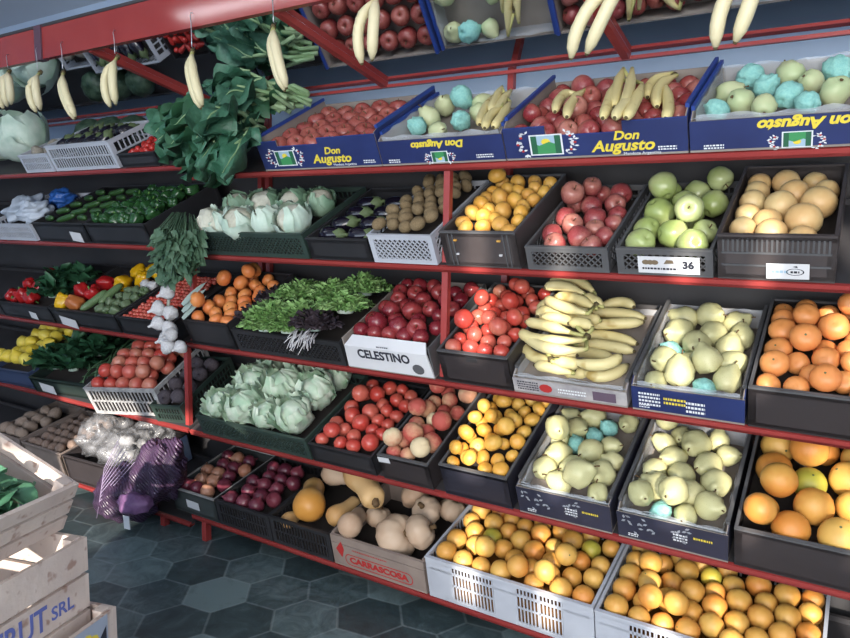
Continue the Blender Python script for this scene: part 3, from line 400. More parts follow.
def room():
    X0, X1, Y0, Y1, H = -5.4, 2.6, -4.8, .66, 2.75
    wm = mat('pale_blue_wall', (.42,.53,.68), .8, (.39,.49,.64), nscale=1.2)
    cm = mat('white_ceiling', (.62,.66,.72), .9)
    # hexagonal vinyl floor
    fm = bpy.data.materials.new('hexagon_vinyl'); fm.use_nodes = True; nt = fm.node_tree; b = nt.nodes['Principled BSDF']; N = nt.nodes.new; Lk = nt.links.new
    tc = N('ShaderNodeTexCoord'); mp = N('ShaderNodeMapping'); mp.inputs['Scale'].default_value = (4.3,4.3,1); mp.inputs['Rotation'].default_value = (0,0,R(22)); Lk(tc.outputs['Object'], mp.inputs[0])
    def vm(op, a, bb=None):
        n = N('ShaderNodeVectorMath'); n.operation = op
        for i, q in enumerate((a, bb)):
            if q is None: continue
            if isinstance(q, tuple): n.inputs[i].default_value = q
            else: Lk(q, n.inputs[i])
        return n
    def mm(op, a, bb=None, c=None):
        n = N('ShaderNodeMath'); n.operation = op
        for i, q in enumerate((a, bb, c)):
            if q is None: continue
            if isinstance(q, (int, float)): n.inputs[i].default_value = q
            else: Lk(q, n.inputs[i])
        return n.outputs[0]
    r = (1, 1.7320508, 1); h = (.5, .8660254, .5)
    base = vm('ADD', mp.outputs[0], (100,173.20508,0)).outputs[0]
    flat = vm('MULTIPLY', base, (1,1,0)).outputs[0]
    a = vm('SUBTRACT', vm('MODULO', flat, r).outputs[0], (.5,.8660254,0)).outputs[0]
    c = vm('SUBTRACT', vm('MODULO', vm('SUBTRACT', flat, (.5,.8660254,0)).outputs[0], r).outputs[0], (.5,.8660254,0)).outputs[0]
    la = vm('LENGTH', a).outputs['Value']; lc = vm('LENGTH', c).outputs['Value']
    sel = mm('LESS_THAN', la, lc); mx = N('ShaderNodeMix'); mx.data_type = 'VECTOR'; Lk(sel, mx.inputs['Factor'])
    va = [i for i in mx.inputs if i.type == 'VECTOR']; Lk(c, va[-2]); Lk(a, va[-1]); gv = [o for o in mx.outputs if o.type == 'VECTOR'][0]
    ab = vm('ABSOLUTE', gv).outputs[0]; sx = N('ShaderNodeSeparateXYZ'); Lk(ab, sx.inputs[0])
    ed = mm('MAXIMUM', sx.outputs[0], vm('DOT_PRODUCT', ab, (.5,.8660254,0)).outputs['Value'])
    joint = N('ShaderNodeMapRange'); joint.inputs[1].default_value = .472; joint.inputs[2].default_value = .49; Lk(ed, joint.inputs[0])
    cid = vm('SUBTRACT', flat, gv).outputs[0]
    wn = N('ShaderNodeTexWhiteNoise'); wn.noise_dimensions = '2D'; sn = vm('FLOOR', vm('ADD', vm('MULTIPLY', cid, (2,1.1547005,0)).outputs[0], (.5,.5,0)).outputs[0]).outputs[0]; Lk(sn, wn.inputs['Vector'])
    ns = N('ShaderNodeTexNoise'); ns.inputs['Scale'].default_value = 9; ns.inputs['Detail'].default_value = 6; ns.inputs['Roughness'].default_value = .7; ns.inputs['Distortion'].default_value = 1.2; Lk(tc.outputs['Object'], ns.inputs['Vector'])
    tone = mm('MULTIPLY_ADD', wn.outputs['Value'], .60, mm('MULTIPLY', ns.outputs['Fac'], .85))
    cr = N('ShaderNodeValToRGB'); e = cr.color_ramp.elements
    e[0].position = .2; e[0].color = (.018,.028,.031,1); e[1].position = 1.05; e[1].color = (.19,.26,.27,1)
    e2 = cr.color_ramp.elements.new(.62); e2.color = (.062,.092,.10,1); Lk(tone, cr.inputs[0])
    m2 = N('ShaderNodeMix'); m2.data_type = 'RGBA'; m2.inputs['B'].default_value = (.30,.36,.37,1); Lk(cr.outputs[0], m2.inputs['A']); Lk(mm('MULTIPLY', joint.outputs[0], mm('MULTIPLY', ns.outputs['Fac'], .75)), m2.inputs['Factor'])
    Lk(m2.outputs['Result'], b.inputs['Base Color']); b.inputs['Roughness'].default_value = .42
    mb = MB(); mb.box((X0,Y0,-.1),(X1,Y1,0), fm); structure('floor', mb)
    mb = MB(); mb.box((X0,Y0,H),(X1,Y1,H+.1), cm); structure('ceiling', mb)
    mb = MB(); mb.box((X0,Y1,0),(X1,Y1+.12,H), wm); structure('wall_back', mb)
    mb = MB(); mb.box((X0-.12,Y0,0),(X0,Y1+.12,H), wm); structure('wall_left', mb)
    mb = MB(); mb.box((X1,Y0,0),(X1+.12,Y1+.12,H), wm); structure('wall_right', mb)
    # unseen street side: shop opening and window, placed and sized to aim the sun
    mb = MB()
    for lo, hi in (((X0,0),(-1.55,H)), ((-1.55,0),(-.05,.95)), ((-1.55,1.72),(-.05,H)), ((-.05,0),(.70,H)), ((.70,2.66),(2.45,H)), ((2.45,0),(X1,H))):
        mb.box((lo[0],Y0-.12,lo[1]),(hi[0],Y0,hi[1]), wm)
    structure('wall_front', mb)
    mb = MB()
    for q in ((-1.55,-1.50),(-.83,-.77),(-.10,-.05)): mb.box((q[0],Y0-.09,.95),(q[1],Y0-.04,1.72), WHITE)
    mb.box((-1.50,Y0-.09,.95),(-.10,Y0-.04,1.0), WHITE); mb.box((-1.50,Y0-.09,1.67),(-.10,Y0-.04,1.72), WHITE); structure('window_1', mb)
    mb = MB()  # unseen irregular bars, added to break the sun into patches
    for q0, q1 in ((.70,.90),(1.00,1.20),(1.28,1.56),(1.64,1.76),(1.82,2.02),(2.10,2.22),(2.28,2.45)): mb.box((q0,Y0-.09,0),(q1,Y0-.04,2.66), GREY)
    for z0, z1 in ((.0,.25),(.62,.74),(1.02,1.22),(1.50,1.66),(1.95,2.06),(2.60,2.66)): mb.box((.90,Y0-.085,z0),(2.28,Y0-.045,z1), GREY)
    structure('sun_patch_bars', mb)
room()

# ---------------------------------------------------------------- racks
def rack(name, x0, x1, posts, Z, label, legs, front_low):
    root = empty(name, Matrix.Translation((x0,0,0)), label, 'rack'); L = x1-x0
    for row in 'ABCDE':
        t = R(TILT[row]); d = .47 if row != 'E' else .43
        M = Matrix.Translation((0,0,Z[row])) @ Matrix.Rotation(t, 4, 'X')
        mb = MB(); mb.box((0,.008,-.012),(L,d,0), SHEET); sh = mb.build('shelf', root, M=M)
        mb = MB(); mb.box((0,-.004,-.021),(L,.008,0), RED); mb.box((0,-.004,-.021),(L,.022,-.0125), RED); mb.build('front_edge', sh)
        mb = MB(); mb.box((0,d,-.02),(L,d+.012,.02), SHEET); mb.build('rear_edge', sh)
    for px in posts:
        for a, bb in front_low.get(px, ()):
            mb = MB(); mb.box((px-x0-.0115,.012,Z[bb]+.012),(px-x0+.0115,.034,Z[a]-.02), RED); mb.build('front_post', root)
        mb = MB(); mb.box((px-x0-.0125,.475,0),(px-x0+.0125,.50,2.04), RED); mb.build('rear_post', root)
    for px in legs:
        mb = MB(); mb.box((px-x0-.014,.0,0),(px-x0+.014,.03,Z['E']-.012), RED); mb.build('leg', root)
    mb = MB(); mb.box((0,.505,.05),(L,.512,1.75), SHEET); mb.build('back_panel', root)  # dark sheet added to darken the gaps behind the crates
    return root
rack('produce_rack', -2.478, .9, (-2.46,-1.1785,.125), ZR, 'red steel rack of tilted shelves stocked with fruit, beside the vegetable rack', (-2.40,.5), {-2.46: ('BC',), -1.1785: ('AB','BC'), .125: ('AB','BC','CD')})
rack('vegetable_rack', -5.3, -2.492, (-2.51,-5.28), ZL, 'red steel rack of tilted shelves stocked with vegetables, dimmer far end', (-2.69,-4.9), {-2.51: ('CD',)})
# the leg at the near end of the long low shelf
# ---------------------------------------------------------------- mirrored canopy over the racks
def canopy():
    root = empty('mirror_canopy', Matrix.Translation((0,.40,1.995)), 'red framed sloping mirror canopy above the racks reflecting the top boxes', 'canopy')
    a = R(-11.2); Mx = Matrix.Rotation(a, 4, 'X')      # local -y runs forward and up
    S = (-5.3,-2.75,-1.71,-.715,.30)
    for i in range(4):
        mb = MB(); mb.box((S[i]+.014,-.64,.016),(S[i+1]-.014,-.004,.022), MIRROR); mb.build('mirror_panel', root, M=Mx)
    for s in S:
        mb = MB(); mb.box((s-.0135,-.642,-.006),(s+.0135,0,.016), RED); mb.build('strut', root, M=Mx)
    mb = MB(); mb.box((-5.3,-.006,-.006),(.9,.012,.006), RED); mb.build('back_rail', root)
    mb = MB(); FR = mat('glossy_red_fascia', (.29,.036,.034), .11, (.34,.05,.045), nscale=3); mb.box((-5.3,-.655,.122),(-3.105,-.630,.252), FR); mb.box((-3.065,-.655,.122),(.9,-.630,.252), FR); mb.build('fascia_board', root)
    mb = MB(); mb.box((-3.11,-.662,.118),(-3.06,-.628,.262), mat('dull_red_paint', (.10,.05,.075), .6)); mb.build('joint_plate', root)
    mb = MB(); mb.bar((-5.3,-.640,.262),(.9,-.640,.262), .022, .012, SHEET); mb.build('top_strip', root)
canopy()

# ---------------------------------------------------------------- containers
def lattice(mb, P, du, dw, n, w, h, th, mt, kind, rim=.014, step=.016):
    """an openwork wall in the plane P + du*s + dw*t, thickness along n"""
    P = Vector(P); du = Vector(du); dw = Vector(dw); n = Vector(n)
    def slab(s0, t0, s1, t1, k=1.0):
        vs = [P + du*s + dw*t + n*(q*th*k) for q in (0,1) for s,t in ((s0,t0),(s1,t0),(s1,t1),(s0,t1))]
        mb.add(vs, [(0,1,2,3),(7,6,5,4),(0,4,5,1),(1,5,6,2),(2,6,7,3),(3,7,4,0)], mt)
    slab(0,0,w,rim*.8); slab(0,h-rim,w,h); slab(0,rim*.8,rim*1.4,h-rim); slab(w-rim*1.4,rim*.8,w,h-rim)
    if kind == 'slot':
        m = h*.5; slab(rim, m-.004, w-rim, m+.004, .9)
        x = rim*1.4 + step
        while x < w-rim*1.4-.003:
            slab(x-.0028, rim*.7, x+.0028, h-rim*.9, .8); x += step
    elif kind == 'panelslot':       # solid blocks between slotted fields
        slab(rim, h-.045, w-rim, h-.036, .9)
        k = 0; x = rim*1.4; nblk = 7; bw = (w-2*x)/nblk
        for k in range(nblk):
            a = x + k*bw
            if k % 3 == 0: slab(a, rim*.7, a+bw, h-rim*.9, .85)
            else:
                s = a
                while s < a+bw: slab(s, rim*.7, s+.0045, h-rim*.9, .8); s += .0125
                slab(a, h*.42, a+bw, h*.42+.006, .75)
    elif kind == 'diamond':
        for sgn in (1,-1):
            c = -h if sgn == 1 else 0
            while c < (w if sgn == 1 else w+h):
                # line s = c + sgn*t
                t0, t1 = rim*.7, h-rim*.8
                pts = []
                s0, s1 = c + sgn*t0, c + sgn*t1
                lo, hi = rim*1.2, w-rim*1.2
                ta, tb = t0, t1
                if sgn == 1:
                    if s0 < lo: ta = t0 + (lo-s0)
                    if s1 > hi: tb = t1 - (s1-hi)
                else:
                    if s0 > hi: ta = t0 + (s0-hi)
                    if s1 < lo: tb = t1 - (lo-s1)
                if tb - ta > .006:
                    A = P + du*(c+sgn*ta) + dw*ta + n*th*.5; B = P + du*(c+sgn*tb) + dw*tb + n*th*.5
                    mb.bar(A, B, th*.7, .0042, mt, up=n)
                c += step*1.25
    else: slab(0,0,w,h,.8)

def crate(name, M, W, D, h, mt, kind, label, cat='crate', padw=None, back=None, side=None, rimw=.012, step=.016, rimmat=None, group=None, padmat=None):
    root = empty(name, M, label, cat, group); bk = back or h; sd = side or max(h, bk); th = .005
    rm = rimmat or mt
    mb = MB(); mb.box((0,0,0),(W,D,.005), mt); mb.build('bottom', root)
    mb = MB(); lattice(mb, (0,0,.005), (1,0,0), (0,0,1), (0,1,0), W, h-.005, th, mt, kind, step=step); mb.build('front_wall', root)
    mb = MB(); lattice(mb, (0,D-th,.005), (1,0,0), (0,0,1), (0,1,0), W, bk-.005, th, mt, 'slot' if kind != 'solid' else 'solid', step=step*1.6); mb.build('back_wall', root)
    for x in (0, W-th):
        mb = MB(); lattice(mb, (x,th,.005), (0,1,0), (0,0,1), (1,0,0), D-2*th, sd-.005, th, mt, kind if kind in ('diamond','solid') else 'slot', step=step*1.4); mb.build('side_wall', root)
    mb = MB(); q = rimw
    mb.box((0,-.004,h),(W,q*.6,h+.006), rm); mb.box((0,D-q*.6,bk),(W,D,bk+.006), rm)
    mb.box((0,q*.6,sd),(q*.7,D-q*.6,sd+.006), rm); mb.box((W-q*.7,q*.6,sd),(W,D-q*.6,sd+.006), rm); mb.build('rim', root)
    if padw is not None:
        padw -= .004; mb = MB(); n = 12; pts = [(.0062+(W-.0124)*i/(n-1), .0062+(D-.0124)*j/(n-1), padw-.002 + .002*nz((i*.9,j*.9,W*9))) for j in range(n) for i in range(n)]
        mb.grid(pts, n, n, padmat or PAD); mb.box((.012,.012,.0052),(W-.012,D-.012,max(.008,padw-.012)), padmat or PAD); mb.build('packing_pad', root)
    return root
def carton(name, M, W, D, hf, hs, out, inn, edge, label, notch=None, padw=None, padmat=None, bh=None):
    """printed fruit carton: front panel (with a dropped notch), high sides"""
    root = empty(name, M, label, 'box'); th = .006; bh = bh or hs*.85
    mb = MB(); mb.box((0,0,0),(W,D,.006), inn); mb.build('bottom', root)
    poly = [(0,.0062),(W,.0062),(W,hf)]
    if notch: a, b2, dp = notch; poly += [(b2,hf),(b2,hf-dp),(a,hf-dp),(a,hf)]
    poly += [(0,hf)]
    mb = MB(); mb.prism(poly, 0, .0035, out); mb.prism(poly, .0036, .0065, inn)
    if notch:
        for a0, b0, z in ((0,a,hf),(b2,W,hf),(a,b2,hf-dp)): mb.box((a0,0,z),(b0,.0065,z+.001), edge)
    fp = mb.build('front_panel', root)
    mb = MB(); mb.box((0,D-.006,.0062),(W,D,bh), inn); mb.box((0,D-.0065,bh),(W,D,bh+.001), KRAFT); mb.build('back_panel', root)
    for s in (0,1):
        x = 0 if s == 0 else W-th
        mb = MB(); prof = [(.007,.0062),(D-.007,.0062),(D-.007,hs),(.03,hs),(.007,hf+.004)]
        o0, o1 = (x, x+th*.5) if s == 0 else (x+th*.5, x+th); i0, i1 = (x+th*.5, x+th) if s == 0 else (x, x+th*.5)
        for q0, q1, mt in ((o0,o1,out),(i0,i1,inn)):
            n = len(prof); vs = [(q0,a,z) for a,z in prof] + [(q1,a,z) for a,z in prof]
            mb.add(vs, [tuple(range(n-1,-1,-1)), tuple(range(n,2*n))] + [(k,(k+1)%n,n+(k+1)%n,n+k) for k in range(n)], mt)
        mb.box((x-.004 if s else x-.0005, .03, hs+.0005),(x+th+(.0005 if s else .004), D-.007, hs+.012), edge)    # folded blue flap along the top
        mb.build('side_panel', root)
    if padw is not None:
        padw -= .004; mb = MB(); mb.box((.007,.008,.0065),(W-.007,D-.008,padw), padmat or KRAFT); mb.build('tray', root)
    return root, fp
def film(root, W, D, hf, hs, seed, over=.02):
    """crumpled clear film lining the carton and folded over its rim"""
    mb = MB(); n = 26
    def strip(a, b, inward, h0, h1):
        a = Vector(a); b = Vector(b); inw = Vector(inward); pts = []
        for j in range(7):
            t = j/6
            for i in range(n):
                s = i/(n-1); p = a.lerp(b, s); z = h0*.35 + (h1-h0*.35)*min(1, t*1.15)
                c = nz((s*9+seed, t*4, seed), 1.0)
                pts.append(p + inw*(.001 + .004*c + .006*(1-t)) + Vector((0,0,z + .010*nz((s*7,t*3,seed+5)) + (.006 if t > .8 else 0))))
        mb.grid(pts, n, 7, FILM)
    strip((.014,.012,0),(W-.014,.012,0),(0,1,0), hf, hf+.006); strip((.012,.02,0),(.012,D-.02,0),(1,0,0), hs, hs*.97)
    strip((W-.012,.02,0),(W-.012,D-.02,0),(-1,0,0), hs, hs*.97); strip((.012,D-.012,0),(W-.012,D-.012,0),(0,-1,0), hs*.85, hs*.88)
    pts = []
    for j in range(2):
        for i in range(n): s = i/(n-1); pts.append((.004+(W-.008)*s, .012-.006*j, hf+.006 - (.0022*j*j if j > 1 else 0) + .003*nz((s*14,j,seed))))
    mb.grid(pts, n, 2, FILM)
    mb.build('film_liner', root, smooth=True)
def emblem(fp, u, w, s, flip=False):
    """framed landscape picture with a flowering sprig on either side"""
    q = 1 if not flip else -1
    mb = MB(); V = lambda x, z, y: (u+x*s*1.38*q, -.0005-y, w+z*s*q)
    def poly(pts, y, mt): mb.add([V(a, b, y) for a, b in pts], [tuple(range(len(pts)))] , mt)
    poly([(-.5,-.42),(.5,-.42),(.5,.42),(-.5,.42)], .0003, WHITEINK); poly([(-.45,-.37),(.45,-.37),(.45,.37),(-.45,.37)], .0006, SKYINK)
    poly([(-.45,-.37),(.45,-.37),(.45,-.05),(.1,.12),(-.2,-.02),(-.45,.1)], .0009, GREENINK)
    poly([(.14*math.cos(a/8*6.283), .12+.14*math.sin(a/8*6.283)) for a in range(8)], .0008, YELLOWINK)
    for x in (-.36,.36): poly([(x-.09,-.37),(x+.09,-.37),(x+.09,.37),(x-.09,.37)], .0011, mat('dark_green_ink', (.02,.12,.06), .6))
    mb.build('emblem_picture', fp)
    for sd in (-1,1):
        mb = MB()
        for k in range(7):
            t = k/6; bx = sd*(.60+.26*math.sin(t*3.1)); bz = max(-.36+.82*t, (.016-w)/s)
            for j in range(3):
                a = rnd(0,6.28); L = .16
                poly([(bx,bz),(bx+L*math.cos(a+.4)*.6,bz+L*math.sin(a+.4)*.6),(bx+L*math.cos(a),bz+L*math.sin(a)),(bx+L*math.cos(a-.4)*.6,bz+L*math.sin(a-.4)*.6)], .0004, WHITEINK)
            if k % 2: poly([(bx+.05*math.cos(a/6*6.283), bz+.05*math.sin(a/6*6.283)) for a in range(6)], .0008, REDINK)
        mb.build('emblem_sprig', fp)
def small_print(fp, u, w, L, lines, mt, hgt=.004, name='small_lettering'):
    """rows of print too small to read in the photo, as broken strokes"""
    mb = MB()
    for k in range(lines):
        x = u
        while x < u+L:
            d = rnd(.003,.008); mb.add([(x,-.001,w-k*hgt*1.8),(min(x+d,u+L),-.001,w-k*hgt*1.8),(min(x+d,u+L),-.001,w-k*hgt*1.8+hgt),(x,-.001,w-k*hgt*1.8+hgt)], [(0,1,2,3)], mt); x += d+.0022
    mb.build(name, fp)
def card(root, u, w, cw, ch, label=None, tilt=0, v=-.0072):
    M = Matrix.Translation((u,v,w)) @ Matrix.Rotation(R(tilt), 4, 'Y')
    mb = MB(); mb.box((0,0,0),(cw,.0015,ch), PAPER); c = mb.build('price_card', root, M=M)
    return c

def fill(key, M, kinds, phrase, group, step=.05, orient=None, label_adj=None):
    """sets out the fruit of one crate; kinds maps a mark in the data to (kind, material, adjective)"""
    L = DATA[key]['f']; step = 1.15*sorted(q[3] for q in L)[len(L)//2]; names = row_names([(q[0], q[1]) for q in L], step)
    for i, q in enumerate(L):
        mark = q[4] if len(q) > 4 else ''; ang = None
        if not isinstance(mark, str): ang = mark; mark = ''
        kind, mt, adj = kinds[mark]
        if isinstance(mt, (list, tuple)): mt = random.choice(mt)
        P = M @ Vector((q[0], q[1], q[2])); r = q[3]
        if ang is not None:
            a = R(ang); ax = Vector((math.cos(a), -.75*math.sin(a) - .25, .45)).normalized(); ax = M.to_3x3() @ ax; rot = rot_axis(ax); r *= 1.0; P -= ax*r*.12
        elif orient: rot = rot_axis(M.to_3x3() @ (Vector(orient) + Vector((rnd(-.4,.4), rnd(-.4,.4), rnd(-.3,.3)))))
        else: rot = rot_rand()
        if kind == 'wrapped_pear' and ang is None: r *= .88
        produce(kind, mt, P, r, rot, f'{adj} in {phrase}, {names[i]}', group)
# ---------------------------------------------------------------- leaves
def leaf(mb, base, d, up, L, W, mt, bend=.6, ruffle=.1, fold=.25, nu=5, nv=7, seed=0, rib=None, tip=1.0):
    """a blade growing from base along d, cupping towards up and drooping by bend"""
    d = Vector(d).normalized(); up = Vector(up); sd = d.cross(up).normalized(); up = sd.cross(d).normalized(); base = Vector(base)
    p = base.copy(); pts = []; ang = 0; seg = L/(nv-1); g = d.copy()
    for j in range(nv):
        t = j/(nv-1); wd = W*.5*(math.sin(math.pi*min(1,(t*.86+.12)**.8))**.75)*(1 if t < 1 else .25*tip)
        q = Quaternion(sd, -bend*t); gg = q @ d; uu = q @ up
        for i in range(nu):
            s = -1+2*i/(nu-1); off = ruffle*W*nz((s*2.3+seed*1.7, t*3.1*L/W*.6, seed), 1.3)*(.35+abs(s))
            pts.append(p + sd*(s*wd) + uu*(abs(s)*wd*fold*1.0 + off))
        p = p + gg*seg
    mb.grid(pts, nu, nv, mt)
    if rib:
        c = [pts[j*nu+nu//2] + up*.002 for j in range(nv-1)]
        mb.tube(c, [max(.0012, W*.035*(1-j/(nv-1))) for j in range(nv-1)], rib, 5)
def head(name, P, r, mt_in, mt_out, label, cat, group, seed, nl=9, open_=.25, ruffle=.09, core='solid', face=(0,-.6,.8)):
    """a leafy head: a tight ball wrapped in overlapping outer leaves"""
    random.seed(seed); M = Matrix.Translation(P) @ rot_axis(face, rnd(0,6)).to_4x4()
    root = empty(name, M, label, cat, group)
    mb = ball(None, mt_in, 20, lump=.10, lscale=2.2, seed=seed, squash=.9); mb.v = [tuple(Vector(v)*r*.86) for v in mb.v]
    mb.build('heart', root, smooth=True)
    mb = MB()
    for k in range(nl):
        a = 6.283*k/nl*1.0 + rnd(-.3,.3); layer = k % 3; top = .9 - .35*layer + rnd(-.1,.1); span = .75 + .1*layer
        rr = r*(.9+.045*layer); pts = []; nu, nv = 9, 8
        for j in range(nv):
            t = j/(nv-1); th = math.pi*(.97 - t*(.97-(.10+.14*layer)))
            for i in range(nu):
                s = -1+2*i/(nu-1); ph = a + s*span*(.5+.5*math.sin(math.pi*min(t+.15,1)))
                lift = 1 + open_*max(0, t-.55)**1.5*2 + ruffle*t*nz((s*3+k, t*4, seed), 1.3)*(.5+abs(s)) + .03*abs(s)
                q = rr*lift; pts.append((q*math.sin(th)*math.cos(ph), q*math.sin(th)*math.sin(ph), q*math.cos(th)*.92))
        mb.grid(pts, nu, nv, mt_out)
    mb.build('outer_leaves', root, smooth=True)
    return root
def banana_mesh(mb, a, m, c, rad, mt=None, n=9, seg=11, stem_at=1):
    a, m, c = Vector(a), Vector(m), Vector(c); k = m*2-(a+c)/2
    pts = [a*(1-t)**2 + k*2*t*(1-t) + c*t*t for t in [i/(seg-1) for i in range(seg)]]
    rs = []
    for i in range(seg):
        t = i/(seg-1); t = t if stem_at == 1 else 1-t
        rs.append(rad*(.38 if t < .01 else min(1, .62+2.6*t) if t < .16 else 1 if t < .72 else max(.36, 1-(t-.72)*2.5)))
    s = seg
    mb.tube(pts, rs, mt or BANANA, n)
    tip, stem = (0, seg-1) if stem_at == 1 else (seg-1, 0)
    d = (pts[tip]-pts[tip+(1 if tip == 0 else -1)]).normalized()
    mb.tube([pts[tip]-d*.001, pts[tip]+d*.006], [rad*.36, rad*.22], BANANAT, 6)
    return pts[stem], (pts[stem]-pts[stem+(1 if stem == 0 else -1)]).normalized()
def banana_hand(M, curves, rad, stem_at, label, group, peel=None):
    root = empty('banana_hand', M, label, 'bananas', group); ends = []
    cen = sum((Vector(b[2] if stem_at == 1 else b[0]) for b in curves), Vector())/len(curves)
    for b in curves:
        mb = MB(); e, d = banana_mesh(mb, *b, rad, mt=peel, stem_at=stem_at); mb.build('banana', root, smooth=True); ends.append((e, d))
    mb = MB(); dm = sum((d for e, d in ends), Vector()).normalized(); hub = sum((e for e, d in ends), Vector())/len(ends) + dm*.02
    for e, d in ends: mb.tube([e-d*.004, e+d*.006, hub.lerp(e, .2)], [rad*.42,rad*.36,rad*.36], BANANAN, 6)
    mb.tube([hub-dm*.004, hub+dm*.010], [rad*.6,rad*.5], BANANAT, 7)
    mb.build('crown', root, smooth=True)
    return root

# ---------------------------------------------------------------- shelf A, main rack: the blue cartons
NL = lambda W: (lambda fp, u, w, s: None)
def title_block(fp, u, w, s, flip=False, small=True):
    if flip:
        text_part('lettering', 'Don Augusto', .046*s, YELLOWINK, fp, on_front(u, w, rot=math.pi), shear=.25, bold=.0020*s, width=.285*s); return
    q = 0; k = 1
    text_part('lettering', 'Don', .036*s, YELLOWINK, fp, on_front(u+k*.012*s, w+k*.017*s, rot=q), shear=.25, bold=.0011*s, width=.075*s)
    text_part('lettering', 'Augusto', .046*s, YELLOWINK, fp, on_front(u, w-k*.013*s, rot=q), shear=.25, bold=.0013*s, width=.185*s)
    if small: text_part('small_lettering', 'Mendoza Argentina', .012*s, WHITEINK, fp, on_front(u+.055*s, w-.037*s), width=.105*s)
M = frame('A', -1.99); c, fp = carton('fruit_carton', M, .558, .46, .115, .125, BLUE, KRAFT, BLUEIN, 'blue carton of red apples with upright yellow lettering, beside the hanging chard', notch=(.10,.30,.022), padw=.031)
emblem(fp, .125, .048, .072); title_block(fp, .345, .050, .98); small_print(fp, .485, .022, .05, 2, WHITEINK)
rows = []
for j in range(5):
    for i in range(6): rows.append((.057 + .0885*i, .057 + .0845*j, .072 + rnd(-.003,.004), .0435*rnd(.95,1.0)))
DATA['A1'] = {'f': rows}
fill('A1', M, {'': ('apple',[APPLE],'red apple')}, 'blue carton beside chard', 'red apples in the blue carton beside the chard', orient=(.2,-.2,.9))
M = frame('A', -1.427); c, fp = carton('fruit_carton', M, .47, .46, .087, .10, BLUE, KRAFT, BLUEIN, 'smaller blue carton of green pears with upside-down lettering, between two apple cartons', padw=DATA['A2']['tray'])
emblem(fp, .235, .024, .046, flip=True); title_block(fp, .235, .067, .70, flip=True, small=False); small_print(fp, .03, .018, .045, 2, WHITEINK); small_print(fp, .37, .022, .06, 2, WHITEINK); film(c, .47, .46, .087, .10, 3)
GP = {'': ('pear',PEARG,'unwrapped pale green pear'), 'c': ('wrapped_pear',TISSUE,'pear wrapped in cyan tissue')}
fill('A2', M, GP, 'smaller blue carton', 'green pears in the smaller blue carton', .06)
MA2 = M
M = frame('A', -.952); c, fp = carton('fruit_carton', M, .539, .46, .10, .115, BLUE, KRAFT, BLUEIN, 'blue carton of red apples and loose bananas with upright yellow lettering', notch=(.135,.365,.03), padw=DATA['A3']['tray'])
emblem(fp, .135, .045, .076); title_block(fp, .362, .043, .98); small_print(fp, .46, .02, .05, 2, WHITEINK)
fill('A3', M, {'': ('apple',[APPLE,APPLEP],'glossy red apple')}, 'blue carton with bananas', 'red apples in the blue carton with bananas', .06)
MA3 = M
M = frame('A', -.408); c, fp = carton('fruit_carton', M, .518, .46, .085, .105, BLUE, KRAFT, BLUEIN, 'largest blue carton of cyan-wrapped pears with upside-down lettering, at the far right', padw=DATA['A4']['tray'])
emblem(fp, .255, .024, .050, flip=True); title_block(fp, .285, .066, .84, flip=True, small=False); small_print(fp, .035, .016, .05, 2, WHITEINK); film(c, .518, .46, .085, .105, 8)
fill('A4', M, GP, 'largest blue carton of pears', 'pears in the largest blue carton', .06)
for i, nm in enumerate(('two pale bananas lying over the left apples in the blue carton','hand of five bananas lying over the middle of the blue apple carton','hand of three bananas at the right back of the blue apple carton')):
    banana_hand(MA3, DATA['BA3'][i], .0165, 1, nm, 'bananas laid on the blue apple carton')
banana_hand(MA2, DATA['BA2'][0], .0155, 1, 'hand of five bananas lying on the wrapped pears in the smaller blue carton', 'bananas laid on the blue pear carton')

